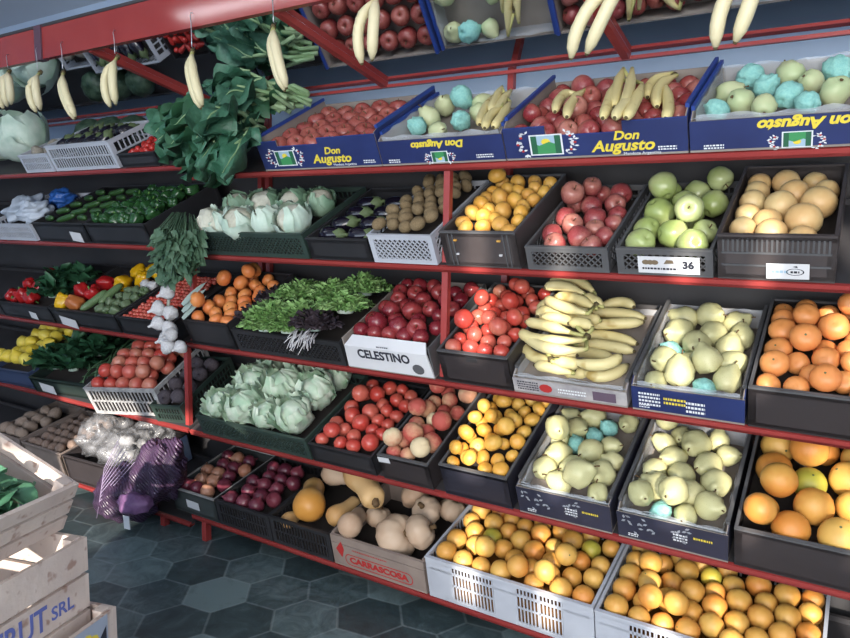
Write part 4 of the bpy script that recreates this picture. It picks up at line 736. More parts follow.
# ---------------------------------------------------------------- shelf B
LEAFHERBY = mat('mid_green_leaf', (.16,.28,.18), .6, (.26,.38,.27), nscale=14)
DKI = [KIWI]
def mound(key, W, D, r, w0, nx, ny, jit=.25, rise=0.0, u0=None, v0=None, pitch=2.04):
    L = []
    for j in range(ny):
        for i in range(nx):
            u = (u0 or r+.012) + r*pitch*i + (r if j % 2 else 0); v = (v0 or r+.012) + r*pitch*.88*j
            if u > W-r-.010 or v > D-r-.010: continue
            L.append((u + rnd(-jit,jit)*r*.12, v + rnd(-jit,jit)*r*.12, w0 + rise*min(v,.2) + rnd(0,jit)*r, r*rnd(.93,1.0)))
    DATA[key] = {'f': L}
M = frame('B', -2.375, 0); crate('plastic_crate', M, .61, .44, .10, DGREEN, 'diamond', 'dark green lattice crate holding white cauliflowers under the chard', padw=.06)
for i, (u, v, r, w) in enumerate(((.0,.05,.062,.15),(.115,.065,.06,.145),(.235,.06,.072,.15),(.375,.075,.066,.15),(.505,.09,.072,.15),(.09,.21,.07,.15),(.24,.22,.075,.15),(.39,.235,.07,.15),(.52,.25,.062,.15))):
    u = max(u, r+.005) if i else .065
    P = M @ Vector((u,v,w-.02)); random.seed(40+i)
    lab = f'pale cauliflower wrapped in mint-green leaves in the lattice crate, {"front" if i < 5 else "second"} row, {ORD[i if i < 5 else i-5]} from left' if i else 'white cauliflower with its curd bare, front row of the lattice crate, first from left'
    if i:
        root = head('cauliflower', P - Vector((0,0,.008)), r*1.02, CURD, LEAFPALE if i < 5 else LEAFHERBY, lab, 'cauliflower', 'cauliflowers in the green lattice crate', 140+i, nl=7, open_=.28, ruffle=.20, face=(rnd(-.4,.4),-.55,.75))
        for ch in list(root.children):
            ch.name = 'curd' if ch.name.startswith('heart') else 'leaves'
        continue
    root = empty('cauliflower', Matrix.Translation(P) @ rot_axis((-.3,-.8,.45)).to_4x4(), lab, 'cauliflower', 'cauliflowers in the green lattice crate')
    mb = ball(None, CURD, 26, lump=.20, lscale=3.4, seed=i, squash=.8); mb.v = [tuple(Vector(q)*r*.92) for q in mb.v]; mb.build('curd', root, smooth=True)
    mb = MB()
    for k in range(9):
        a = 6.283*k/9; d = Vector((math.cos(a),math.sin(a),0))
        leaf(mb, d*r*.4+Vector((0,0,-r*.8)), d*.85+Vector((0,0,.6)), -d+Vector((0,0,.3)), r*rnd(1.2,1.5), r*rnd(1.0,1.2), LEAFPALE, bend=-.8, ruffle=.2, nu=7, nv=8, seed=k, tip=3)
    mb.build('leaves', root, smooth=True)
M = frame('B', -1.752, 0); crate('produce_tray', M, .285, .46, .085, BLACK, 'solid', 'black plastic tray of glossy aubergines beside the cauliflowers', cat='tray', padw=.03)
E_ = [(.075+.138*i+(.0 if j % 2 else .008), .060+.090*j, .074, .036) for j in range(4) for i in range(2)]
DATA['EG'] = {'f': E_}
fill('EG', M, {'': ('eggplant',EGGPLANT,'glossy dark aubergine')}, 'black tray', 'aubergines in the black tray', .06, orient=(2.6,.5,.1))
M = frame('B', -1.46, 0); crate('plastic_crate', M, .262, .46, .105, WHITE, 'diamond', 'white diamond lattice crate of brown kiwis', padw=.085)
mound('KI', .262, .46, .0265, .108, 5, 9, rise=.10, jit=.9, pitch=1.98); fill('KI', M, {'': ('kiwi',KIWI,'brown kiwi')}, 'white diamond crate', 'kiwis in the white crate', .035)
M = frame('B', -1.163); c = crate('plastic_crate', M, .27, .46, .122, TAUPE, 'solid', 'grey-brown crate of yellow oranges, beside the kiwi crate', padw=DATA['B1']['tray'], rimmat=GREY)
for x in (.05,.205):
    mb = MB(); mb.box((x,-.006,.095),(x+.012,-.0005,.10), ORANGE); mb.build('orange_clip', c); mb = MB(); mb.box((x,-.006,.045),(x+.01,-.0005,.05), PAPER); mb.build('pale_clip', c)
for x in (.03,.045,.225,.24): mb = MB(); mb.box((x,-.004,.006),(x+.004,-.0005,.118), GREY); mb.build('rib', c)
fill('B1', M, {'': ('mandarin',[MANDY,ORANGE],'small yellow orange')}, 'grey-brown crate', 'yellow oranges beside the kiwi crate', .04)
M = frame('B', -.868); crate('plastic_crate', M, .256, .46, .076, GREY, 'diamond', 'grey diamond lattice crate of pink-red apples', padw=DATA['B2']['tray'])
fill('B2', M, {'': ('apple',[APPLEP,APPLEP,APPLE],'pink-red apple')}, 'grey diamond crate', 'pink-red apples in the grey lattice crate', .045)
M = frame('B', -.587); c = crate('plastic_crate', M, .259, .46, .079, GREY, 'diamond', 'grey diamond lattice crate of green apples with a price card', padw=DATA['B3']['tray'])
fill('B3', M, {'': ('green_apple',GAPPLE,'large green apple')}, 'grey crate with card', 'green apples in the grey lattice crate', .055)
cd = card(c, .062, .012, .165, .052, v=-.0085); cd['label'] = 'white price card reading 36 with small product pictures'
text_part('price', '36', .03, INK, cd, Matrix.Translation((.135,-.0004,.027)) @ FACE, bold=.0016)
mb = MB()
for x in (.022,.034,.046): mb.add([(x+.011*math.cos(a/8*6.283),-.0004-.0001*x,.034+.008*math.sin(a/8*6.283)) for a in range(8)], [tuple(range(8))], mat('brown_print', (.18,.13,.08), .7))
mb.add([(.07,-.0004,.03),(.098,-.0004,.032),(.095,-.0004,.042),(.078,-.0004,.043)], [(0,1,2,3)], mat('brown_print', (.18,.13,.08))); mb.build('printed_picture', cd); small_print(cd, .012, .012, .095, 1, INK, hgt=.006)
M = frame('B', -.316); c = crate('plastic_crate', M, .272, .46, .127, TAUPE, 'solid', 'deep brown-grey crate of large yellow grapefruit with a white card', padw=DATA['B4']['tray'])
for i in range(22): mb = MB(); mb.box((.012+.0115*i,-.003,.0835),(.017+.0115*i,-.0005,.118), GREY); mb.build('rib', c)
for z in (.042,.078): mb = MB(); mb.box((.01,-.004,z),(.262,-.0005,z+.0052), GREY); mb.build('moulded_bar', c)
fill('B4', M, {'': ('grapefruit',POMELO,'large yellow grapefruit')}, 'deep brown-grey crate', 'grapefruit in the deep crate', .05)
cd = card(c, .118, .010, .098, .044, tilt=-1); cd['label'] = 'white card with a round logo'
mb = MB(); ring = [(.066+q*.021*math.cos(a/16*6.283), -.0004, .021+q*.010*math.sin(a/16*6.283)) for q in (1,.85) for a in range(16)]
mb.add(ring, [(a,(a+1)%16,16+(a+1)%16,16+a) for a in range(16)], INK)
mb.add([(.06,-.0005,.036),(.072,-.0005,.033),(.07,-.0005,.039)], [(0,1,2)], INK); mb.build('printed_logo', cd); small_print(cd, .012, .018, .038, 1, SKYINK, hgt=.007); small_print(cd, .056, .018, .02, 1, INK, hgt=.006)

# ---------------------------------------------------------------- shelf C
M = frame('C', -2.44, 0); crate('produce_tray', M, .275, .44, .12, BLACK, 'solid', 'black tray of bright orange tangerines beside the hanging garlic', cat='tray', padw=DATA['CM']['tray'])
fill('CM', M, {'': ('tangerine',TANG,'bright orange tangerine')}, 'black tray beside garlic', 'tangerines beside the garlic string', .05)
M = frame('C', -2.15, 0); crate('plastic_crate', M, .565, .44, .10, BLACK, 'diamond', 'black lattice crate of curly green lettuce and purple lettuce', padw=.05)
def curly(P, r, n, mt, name, label, cat, group, seed, L=.06, lift=.5):
    random.seed(seed); root = empty(name, Matrix.Translation(P), label, cat, group); mb = MB()
    for k in range(n):
        a = rnd(0,6.283); q = math.sqrt(rnd(0,1)); d = Vector((math.cos(a)*q, math.sin(a)*q*1.0, lift + .6*(1-q))).normalized()
        b = Vector((math.cos(a)*q*r*.75, math.sin(a)*q*r*.75, -r*.25 + (1-q)*r*.35))
        leaf(mb, b, d, Vector((-d.x,-d.y,.8)), L*rnd(.7,1.25), L*rnd(.6,1.0), mt, bend=rnd(.2,1.2), ruffle=.35, nu=5, nv=5, seed=seed*31+k)
    mb.build('leaves', root, smooth=True)
    mb = MB(); mb.lathe([(.001,-r*.42),(r*.3,-r*.4),(r*.35,-r*.2),(r*.2,0),(.001,0)], LEAFPALE, 9); mb.build('base', root, smooth=True)
    return root
for i, (u, v, r) in enumerate(((.19,.085,.095),(.325,.10,.095),(.21,.25,.10),(.36,.27,.10),(.475,.19,.085),(.47,.33,.085),(.20,.015,.07),(.315,.02,.07))):
    curly(M @ Vector((u,v,.160 if i < 6 else .150)), r*1.26, 360, LEAFCURL, 'curly_lettuce', f'bright green curly lettuce head in the black lattice crate, {"second" if i < 2 else "third" if i < 4 else "rearmost" if i < 6 else "front"} pair, {ORD[i % 2]} from left', 'lettuce', 'curly lettuces in the black lattice crate', 70+i, L=.042)
for i, (u, v, r) in enumerate(((.075,.085,.065),(.07,.22,.06))):
    curly(M @ Vector((u,v,.125)), r, 110, LEAFRED, 'purple_lettuce', f'dark purple lettuce at the left edge of the lattice crate, {ORD[i]} from front', 'lettuce', 'purple lettuces', 90+i, L=.05)
curly(M @ Vector((.43,.045,.15)), .075, 150, LEAFRED, 'purple_lettuce', 'dark purple lettuce with pale roots, hanging over the front of the lattice crate', 'lettuce', 'purple lettuces', 97, L=.055)
mb = MB(); random.seed(5)
for k in range(34):
    x = .43+rnd(-.045,.06); b = M @ Vector((x, -.035+rnd(0,.03), .135+rnd(-.005,.03))); e = b + Vector((rnd(-.02,.02), -.035+rnd(-.02,.01), -rnd(.01,.07)))
    mb.tube([b, (b+e)/2+Vector((rnd(-.006,.006),-.006,0)), e], [.0028,.0022,.0012], GARLIC, 5)
tag(mb.build('root_tuft', smooth=True), 'tuft of white lettuce roots hanging over the black lattice crate', 'roots', kind='stuff')
M = frame('C', -1.572); root = empty('fruit_box', M, 'white carton of dark red apples lettered in black on its sloping front', 'box')
mb = MB(); mb.box((0,0,0),(.372,.46,.006), KRAFT); mb.build('bottom', root)
mb = MB(); mb.prism([(0,.006),(.372,.006),(.362,.10),(.01,.10)], -.002, .004, PAPER); mb.add([(.01,-.002,.10),(.362,-.002,.10),(.345,.035,.125),(.03,.035,.125),(.01,.002,.096),(.362,.002,.096),(.345,.038,.12),(.03,.038,.12)], [(0,1,2,3),(7,6,5,4),(0,4,5,1),(1,5,6,2),(2,6,7,3),(3,7,4,0)], PAPER); fp = mb.build('front_panel', root)
mb = MB(); mb.box((0,.455,.0062),(.372,.46,.12), KRAFT); mb.build('back_panel', root)
for x in (0,.367): mb = MB(); mb.box((x,.0065,.0062),(x+.005,.4545,.125), KRAFT if x == 0 else GREY); mb.build('side_panel', root)
mb = MB(); mb.box((.007,.045,.0065),(.365,.45,DATA['CA']['tray']), PAD); mb.build('tray', root)
text_part('lettering', 'CELESTINO', .05, INK, fp, on_front(.175,.070,-.0032), bold=.0016, width=.225)
small_print(fp, .06, .044, .10, 2, INK, hgt=.004); small_print(fp, .06, .022, .15, 1, INK, hgt=.007); small_print(fp, .155, .106, .05, 1, INK, hgt=.004)
mb = MB(); mb.add([(.315+.024*math.cos(a/14*6.283),-.0034,.035+.021*math.sin(a/14*6.283)) for a in range(14)], [tuple(range(14))], mat('grey_stamp', (.10,.10,.11), .7)); mb.build('oval_stamp', fp)
for q in DATA['CA']['f']: q[1] = max(q[1], .045+q[3])
fill('CA', M, {'': ('apple',APPLED,'shiny dark red apple')}, 'white lettered carton', 'dark red apples in the white carton', .045)
M = frame('C', -1.162); c = crate('produce_box', M, .257, .46, .124, DARKBOX, 'solid', 'dark box of ripe red tomatoes beside the bananas', cat='box', padw=DATA['CT']['tray'], rimmat=GREY)
mb = MB(); mb.box((.105,-.001,.095),(.145,-.0002,.116), BLACK); mb.build('hand_slot', c)
fill('CT', M, {'': ('tomato',[TOMATO,TOMATO,TOMATOB],'ripe red tomato')}, 'dark box beside bananas', 'tomatoes beside the bananas', .045)
M = frame('C', -.90); c, fp = carton('fruit_carton', M, .362, .46, .055, .07, mat('printed_grey_board', (.30,.28,.30), .6, (.45,.42,.42), nscale=25), KRAFT, GREY, 'low printed carton piled with yellow bananas', padw=.05)
mb = MB(); mb.add([(.11+.022*math.cos(a/10*6.283),-.0012,.03+.016*math.sin(a/10*6.283)) for a in range(10)], [tuple(range(10))], REDINK); mb.add([(.26,-.0012,.012),(.33,-.0012,.012),(.33,-.0012,.045),(.26,-.0012,.045)], [(0,1,2,3)], mat('dull_violet_ink', (.12,.08,.12), .7)); mb.build('printed_marks', fp); small_print(fp, .015, .042, .07, 4, INK, hgt=.005); small_print(fp, .15, .03, .09, 2, WHITEINK, hgt=.006)
film(c, .362, .46, .055, .07, 21)
HN = ['uppermost hand of five bananas on the left of the pile','short hand of three bananas below the uppermost hand','large hand of five bananas at the left front of the pile','lowest pair of bananas at the left front of the pile','long hand of three bananas at the right back of the pile','pair of long bananas in the right middle of the pile','hand of four bananas at the right front of the pile','lowest hand of three bananas along the front edge of the pile','dim pair of bananas at the very back of the pile']
for i, hnd in enumerate(DATA['CB']): banana_hand(M, hnd, .0185, 1 if i < 4 else 0, HN[i], 'bananas piled in the low carton')
PK = {'': ('pear',PEAR,'pale yellow-green pear'), 'c': ('wrapped_pear',TISSUE,'pear wrapped in cyan tissue')}
M = frame('C', -.523); c, fp = carton('fruit_carton', M, .30, .46, .082, .10, BLUE, KRAFT, GREY, 'film-lined blue carton of pears between the bananas and the tangerines', padw=DATA['CP']['tray'])
film(c, .30, .46, .082, .10, 31); small_print(fp, .02, .06, .06, 4, WHITEINK, hgt=.007); small_print(fp, .09, .05, .06, 2, YELLOWINK, hgt=.008); small_print(fp, .15, .045, .05, 3, WHITEINK, hgt=.008); small_print(fp, .02, .02, .03, 2, WHITEINK)
fill('CP', M, PK, 'film-lined carton beside bananas', 'pears beside the bananas', .055)
M = frame('C', -.215); c = crate('produce_box', M, .315, .46, .128, DARKBOX, 'solid', 'dark box of large orange tangerines at the far right', cat='box', padw=DATA['CO']['tray'], rimmat=GREY)
fill('CO', M, {'': ('tangerine',TANG,'large orange tangerine')}, 'dark box at the far right', 'tangerines at the far right', .05, orient=(.1,-.55,.7))

# ---------------------------------------------------------------- shelf D
M = frame('D', -2.385, 0); crate('plastic_crate', M, .63, .44, .095, DGREEN, 'diamond', 'dark green lattice crate of pale green iceberg lettuces', padw=.05)
for i, (u, v, r) in enumerate(((.085,.085,.072),(.225,.085,.085),(.365,.08,.070),(.505,.09,.085),(.155,.24,.088),(.325,.24,.095),(.50,.25,.09),(.13,.375,.07),(.32,.385,.07),(.50,.385,.07))):
    nm = ('front row, ' + ORD[i]) if i < 4 else ('middle row, ' + ORD[i-4]) if i < 7 else ('back row, ' + ORD[i-7])
    head('iceberg_lettuce', M @ Vector((u,v,.05+r*.92)), r*.93, LEAFLET, LEAFLET, f'pale green iceberg lettuce in the green lattice crate, {nm} from left', 'lettuce', 'iceberg lettuces in the green lattice crate', 200+i, open_=.55, ruffle=.34)
M = frame('D', -1.745, 0); crate('produce_tray', M, .305, .44, .085, BLACK, 'solid', 'black tray of ripe red tomatoes beside the iceberg lettuces', cat='tray', padw=DATA['DT']['tray']-.01)
fill('DT', M, {'': ('tomato',TOMATO,'ripe red tomato')}, 'black tray beside lettuces', 'tomatoes beside the iceberg lettuces', .045)
M = frame('D', -1.407); c = crate('produce_box', M, .213, .46, .11, DARKBOX, 'solid', 'dark grey box of blushing peaches with a small card', cat='box', padw=DATA['DP']['tray'], rimmat=GREY); card(c, -.03+.034, .085, .05, .022, tilt=-4)
fill('DP', M, {'': ('peach',PEACH,'red-blushed peach'), 'y': ('peach',PEACHY,'cream-coloured peach')}, 'dark grey box', 'peaches in the dark grey box', .045)
M = frame('D', -1.145); crate('produce_box', M, .253, .46, .13, mat('deep_navy_board', (.018,.018,.03), .5, (.03,.028,.04), nscale=3), 'solid', 'navy box of yellow mandarins beside the peaches', cat='box', padw=DATA['DM']['tray'], rimmat=GREY)
fill('DM', M, {'': ('mandarin',MANDY,'yellow mandarin')}, 'navy box', 'mandarins in the navy box', .04)
NAVY = mat('navy_print', (.022,.024,.045), .5, (.035,.035,.06), nscale=4)
for key, row, x0, W, h, lab, ph in (('DQ','D',-.866,.303,.108,'navy printed carton of pears with white foliage print, beside the mandarins','printed carton beside mandarins'),('DR','D',-.543,.305,.10,'navy printed carton of pears with white foliage print, beside the large oranges','printed carton beside large oranges')):
    M = frame(row, x0); c, fp = carton('fruit_carton', M, W, .46, h, .115, NAVY, KRAFT, GREY, lab, padw=DATA[key]['tray']); film(c, W, .46, h, .115, 41+int(x0*10))
    mb = MB(); random.seed(3)
    for k in range(26):
        x = .02+rnd(0,.09) if k < 15 else .15+rnd(0,.05); z = .045+rnd(-.01,.045)*h/.1; a = rnd(0,6.28); mb.add([(x,-.001,z),(x+.009*math.cos(a+.5),-.001,z+.009*math.sin(a+.5)),(x+.016*math.cos(a),-.001,z+.016*math.sin(a)),(x+.009*math.cos(a-.5),-.001,z+.009*math.sin(a-.5))], [(0,1,2,3)], mat('pale_grey_ink', (.30,.32,.36), .7))
    mb.build('printed_foliage', fp); small_print(fp, .03, .022, .03, 2, WHITEINK); small_print(fp, .215, .06, .05, 1, YELLOWINK, hgt=.008); small_print(fp, .16, .06, .04, 3, WHITEINK, hgt=.006)
    fill(key, M, PK, ph, 'pears in the ' + ph, .055)
M = frame('D', -.222); c = crate('produce_box', M, .322, .46, .138, DARKBOX, 'solid', 'dark box of very large oranges at the far right', cat='box', padw=DATA['DO']['tray'], rimmat=GREY)
fill('DO', M, {'': ('orange',[NAVEL,NAVEL,ORANGE],'very large orange'), 'g': ('orange',ORANGEG,'greenish large orange')}, 'dark box at the far right', 'large oranges at the far right', .06)

# ---------------------------------------------------------------- low shelf E
M = frame('E', -2.585); c = crate('produce_box', M, .29, .40, .115, mat('grey_green_board', (.05,.06,.06), .6, (.07,.075,.075), nscale=4), 'solid', 'grey box of brown-red onions with a small white card, beside the purple sack', cat='box', padw=.07, rimmat=mat('worn_board_edge', (.3,.29,.28), .8)); card(c, .10, .04, .08, .04, tilt=2)
mound('O1', .29, .40, .036, .108, 4, 5); fill('O1', M, {'': ('onion',[BROWNONION,ONION],'brown-red onion')}, 'grey box with card', 'brown-red onions in the grey box', .05)
M = frame('E', -2.29); crate('plastic_crate', M, .318, .40, .12, BLACK, 'slot', 'black slotted crate of purple-red onions', padw=.07)
mound('O2', .318, .40, .037, .109, 4, 5, u0=.05); fill('O2', M, {'': ('onion',ONION,'purple-red onion')}, 'black slotted crate', 'purple-red onions in the black crate', .05)
M = frame('E', -1.965); crate('plastic_crate', M, .318, .40, .125, BLACK, 'slot', 'black slotted crate of butternut squashes', padw=.05)
M2 = frame('E', -1.64); root = empty('wooden_box', M2, 'grey wooden box of pale pumpkins with red printed lettering', 'box')
mb = MB(); mb.box((0,0,0),(.425,.40,.008), WOODOLD); mb.build('bottom', root)
mb = MB(); mb.box((0,0,.0085),(.425,.012,.10), WOODOLD); mb.box((.0,0,.103),(.425,.012,.135), WOODOLD); fp = mb.build('front_boards', root)
mb = MB(); mb.box((0,.388,.0085),(.425,.40,.14), WOODOLD); mb.build('back_boards', root)
for x in (0,.413): mb = MB(); mb.box((x,.0125,.0085),(x+.012,.3875,.14), WOODOLD); mb.build('end_board', root)
mb = MB(); mb.box((.0125,.0125,.0085),(.4125,.3875,.05), PAD); mb.build('straw_bed', root)
text_part('lettering', 'CARRASCOSA', .036, REDINK, fp, on_front(.215,.040), bold=.0018, width=.27)
mb = MB()
def outline(w, h, cx, cz, rr, th):
    o = []; 
    for k in range(24):
        a = 6.283*k/24; sx = 1 if math.cos(a) > 0 else -1; sz = 1 if math.sin(a) > 0 else -1
        o.append((sx*(w/2-rr)+rr*math.cos(a), sz*(h/2-rr)+rr*math.sin(a), math.cos(a), math.sin(a)))
    vs = [(cx+x,-.001,cz+z) for x,z,a,b in o] + [(cx+x-th*a,-.001,cz+z-th*b) for x,z,a,b in o]
    mb.add(vs, [(k,(k+1)%24,24+(k+1)%24,24+k) for k in range(24)], REDINK)
outline(.31,.052,.215,.040,.024,.004); mb.build('printed_border', fp)
mb = MB(); mb.add([(.02,-.001,.075),(.05,-.001,.115),(.06,-.001,.08),(.045,-.001,.04)], [(0,1,2,3)], REDINK); mb.build('printed_leaf', fp); small_print(fp, .10, .085, .16, 1, REDINK, hgt=.005)
QL = lambda P, r, ax, mt, label, g='squashes in the low crates': produce('butternut_squash', mt, P, r, rot_axis(ax), label, g)
QL(M @ Vector((.135,.105,.150)), .070, (-.5,.75,.10), SQUASHO, 'ripe orange-tipped butternut squash at the front of the black slotted crate')
QL(M @ Vector((.10,.315,.165)), .055, (.95,.0,.05), PUMPKIN, 'pale butternut squash at the back of the black slotted crate')
QL(M @ Vector((.255,.13,.115)), .046, (.15,.9,.25), SQUASH, 'tan butternut squash against the right wall of the slotted crate')
QL(M @ Vector((.05,.055,.085)), .034, (.1,.5,.1), SQUASH, 'small tan butternut squash at the front left corner of the slotted crate')
QL(M2 @ Vector((.07,.045,.165)), .050, (-.3,.85,-.05), PUMPKIN, 'pale whitish butternut squash pointing over the wooden box corner')
QL(M2 @ Vector((.03,.20,.285)), .073, (.72,-.52,-.22), SQUASH, 'large tan butternut squash lying on top of the pumpkins')
pk = lambda P, r, ax, label: produce('pumpkin', PUMPKIN, P, r, rot_axis(ax), label, 'pale pumpkins in the wooden box', nvar=4)
pk(M2 @ Vector((.245,.10,.125)), .088, (.9,-.1,.5), 'ribbed pale pumpkin in the middle front of the wooden box')
pk(M2 @ Vector((.345,.115,.165)), .066, (.8,.4,.4), 'rounder pale pumpkin at the right front of the wooden box')
pk(M2 @ Vector((.30,.235,.165)), .062, (-.1,-.7,.7), 'pale pumpkin with its dark stem showing at the back of the wooden box')
pk(M2 @ Vector((.20,.31,.165)), .062, (-.6,.2,.8), 'pale pumpkin behind the large butternut squash')
pk(M2 @ Vector((.36,.325,.125)), .06, (.2,.2,.8), 'shaded pale pumpkin at the back right corner of the wooden box')
pk(M2 @ Vector((.085,.20,.105)), .055, (.1,.2,.9), 'pale pumpkin under the large butternut squash')
for key, x0, W, h, lab, ph in (('E1',-1.203,.606,.165,'white slotted crate heaped with yellow oranges, beside the wooden pumpkin box','white crate beside pumpkins'),('E2',-.593,.605,.16,'white slotted crate heaped with yellow oranges, at the far right','white crate at far right')):
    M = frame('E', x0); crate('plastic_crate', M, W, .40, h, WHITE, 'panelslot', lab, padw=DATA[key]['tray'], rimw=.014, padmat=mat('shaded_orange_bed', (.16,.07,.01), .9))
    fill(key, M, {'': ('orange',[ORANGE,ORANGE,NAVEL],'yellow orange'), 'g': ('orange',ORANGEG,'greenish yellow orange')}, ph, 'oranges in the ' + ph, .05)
# ---------------------------------------------------------------- top shelf, vegetable rack
random.seed(11)
MA = frame('A', -4.45, 0, True)
def onA(x, v, w): return MA @ Vector((x+4.45, v, w))
for i, (x, v, r) in enumerate(((-3.86,.15,.140),(-4.19,.20,.14))):
    head('cabbage', onA(x, v, r*1.06), r, LEAFPALE, LEAFPALE, ('large pale green cabbage at the far end of the top shelf, beside the dark squashes','second pale green cabbage at the outer end of the top shelf')[i], 'cabbage', 'cabbages on the top shelf', 300+i, nl=8, open_=.35, ruffle=.07)
for i, (x, v, r) in enumerate(((-3.58,.36,.085),(-3.40,.36,.085),(-3.22,.37,.08))):
    produce('dark_squash', WATERM, onA(x, v, r*.87), r, rot_axis((rnd(-.3,.3),-.5,.7)), f'dark green ribbed squash behind the white crates, {ORD[i]} from left', 'dark squashes behind the white crates', 'squash', False)
crate('plastic_crate', frame('A', -3.70, 0, True), .26, .24, .09, WHITE, 'slot', 'white slotted crate beside the pale cabbage on the top shelf', padw=.03)
for i, (u, v) in enumerate(((.07,.07),(.19,.075),(.07,.165),(.19,.165))):
    produce('potato', mat('tan_root_skin', (.32,.29,.24), .8, (.25,.22,.18)), frame('A', -3.70, 0, True) @ Vector((u,v,.075)), .042, rot_rand(), f'dull tan root in the white crate beside the cabbage, {"front" if i<2 else "back"} row, {ORD[i%2]} from left', 'tan roots in the white crate', 'root vegetable')
M = frame('A', -3.425, 0, True); crate('plastic_crate', M, .51, .27, .125, WHITE, 'slot', 'white slotted crate of aubergines on the top shelf', padw=.05, step=.02)
DATA['EA'] = {'f': [(.06+.080*i+.02*(j % 2), .075+.12*j, .112, .034) for j in range(2) for i in range(6) if .06+.080*i+.02*(j % 2) < .46]}
fill('EA', M, {'': ('eggplant',EGGPLANT,'dark aubergine')}, 'white slotted crate', 'aubergines in the white crate', .06, orient=(.3,.8,.4))
M = frame('A', -2.89, 0, True); crate('produce_tray', M, .26, .30, .06, BLACK, 'solid', 'shallow black tray of bright red chillies beside the chard', cat='tray', padw=.03)
random.seed(21); k = 0
for j in range(6):
    for i in range(5):
        P = M @ Vector((.045+.043*i, .04+.042*j, .055+rnd(0,.01))); mb_key = ('chilli', k % 3)
        def ch():
            mb = MB(); mb.tube([(0,0,-2.2),(.25,0,-1.2),(.35,0,0),(.2,0,1),(0,0,1.6)], [.15,.6,.95,1,.6], CHILI, 8); return mb.mesh('chilli')
        o = link('chilli_pepper', cached(mb_key, ch), None, Matrix.Translation(P) @ rot_axis((rnd(-1,1),rnd(-1,1),rnd(.1,.6))).to_4x4() @ Matrix.Scale(.014,4))
        tag(o, f'bright red chilli in the shallow black tray, {"front row" if j==0 else ORD[j]+" row"}, {ORD[i]} from left', 'chilli', 'chillies in the shallow tray'); k += 1

# chard lying on the top shelf with its leaves hanging over the edge
def chard(label, P, spread, n, seed, droop, dirs):
    random.seed(seed); root = empty('chard_bunch', Matrix.Translation(P), label, 'chard', 'chard bunches on the top shelf')
    st = MB(); lf = MB()
    for k in range(n):
        d = Vector(dirs) + Vector((rnd(-.45,.45)*spread, rnd(-.35,.35)*spread, rnd(-.25,.3)*spread)); d.normalize(); b = Vector((rnd(-.04,.04), rnd(-.03,.03), rnd(-.02,.05)))
        L = rnd(.12,.22); e = b + d*L + Vector((0,0,.02)); mid = (b+e)/2 + Vector((0,0,.02))
        st.tube([b, mid, e, e+(e-mid)*.4], [.010,.009,.006,.003], STALK, 6)
        leaf(lf, e-(e-mid)*.2, d+Vector((0,-.12,-droop*rnd(.3,1.0))), Vector((0,-.55,.8)), rnd(.15,.23), rnd(.13,.19), LEAFMID if k % 4 else LEAFDK, bend=rnd(.5,1.1)*droop, ruffle=.42, fold=.12, seed=seed*9+k, nu=9, nv=12, rib=STALK, tip=3)
    st.build('stalks', root, smooth=True); lf.build('leaves', root, smooth=True)
    return root
zA = 1.60
chard('dark green chard bunch with pale stalks, its leaves drooping over the shelf edge', (-2.04,.17,zA+.30), 1.1, 24, 31, .7, (-.85,-.42,.0))
chard('dark green chard bunch lying behind the drooping chard, stalks up against the carton', (-2.02,.25,zA+.33), .8, 14, 32, .5, (-.85,-.40,-.03))
chard('lowest dark green chard bunch, leaves hanging below the shelf above the cauliflowers', (-2.12,.09,zA+.20), 1.1, 24, 33, .8, (-.30,-.66,-.22))
chard('dark green chard bunch pushed out furthest over the chillies', (-2.30,.12,zA+.24), 1.1, 22, 34, .8, (-.62,-.62,-.10))

# ---------------------------------------------------------------- second shelf, vegetable rack
M = frame('B', -4.05, 0, True); crate('plastic_crate', M, .42, .40, .09, WHITE, 'slot', 'white slotted crate of plastic bags on the second shelf', padw=.05)
def bag(name, P, s, mt, label, cat, group, seed, M0=None):
    mb = ball(None, mt, 36, lump=.42, lscale=1.9, seed=seed, squash=.8, rings=24)
    mb.v = [tuple(Vector(v) + Vector(v).normalized()*(.14*nz((v[0]*5+seed, v[1]*5, v[2]*5)))) for v in mb.v]
    mb.v = [(v[0]*s[0], v[1]*s[1], v[2]*s[2]) for v in mb.v]
    o = mb.build(name, None, True, Matrix.Translation(P) @ (M0 or Matrix())); return tag(o, label, cat, group)
BAGW = mat('white_plastic_bag', (.55,.60,.68), .35, (.4,.46,.55), nscale=6); BAGB = mat('blue_plastic_bag', (.03,.12,.42), .4)
R0 = Matrix.Rotation(R(27),4,'X')
bag('plastic_bag', M @ Vector((.12,.17,.115)), (.09,.12,.07), BAGW, 'crumpled white plastic bag in the white crate, beside the crate wall', 'bag', 'bags in the white crate', 1, R0)
bag('plastic_bag', M @ Vector((.30,.12,.112)), (.08,.085,.065), BAGW, 'smaller crumpled white bag in the white crate, nearest the dark crates', 'bag', 'bags in the white crate', 2, R0)
bag('plastic_bag', M @ Vector((.28,.30,.108)), (.07,.07,.06), BAGB, 'blue plastic bag in the white crate', 'bag', 'bags in the white crate', 3, R0)
M = frame('B', -3.60, 0, True); c = crate('produce_tray', M, .445, .46, .10, BLACK, 'solid', 'black tray of dark cucumbers with a white card on its front', cat='tray', padw=.07); card(c, .31, .015, .085, .05, tilt=6, v=-.009)
k = 0
for j in range(5):
    for i in range(3):
        P = M @ Vector((.08+.14*i, .06+.08*j, .104)); a = rnd(-.5,.5); produce('cucumber', CUKE, P, .0155, rot_axis(M.to_3x3() @ Vector((math.cos(a), math.sin(a)*.6, .12))), f'dark green cucumber in the black tray, {"front row" if j==0 else ORD[j]+" row"}, {ORD[i]} from left', 'cucumbers in the black tray', None, False); k += 1
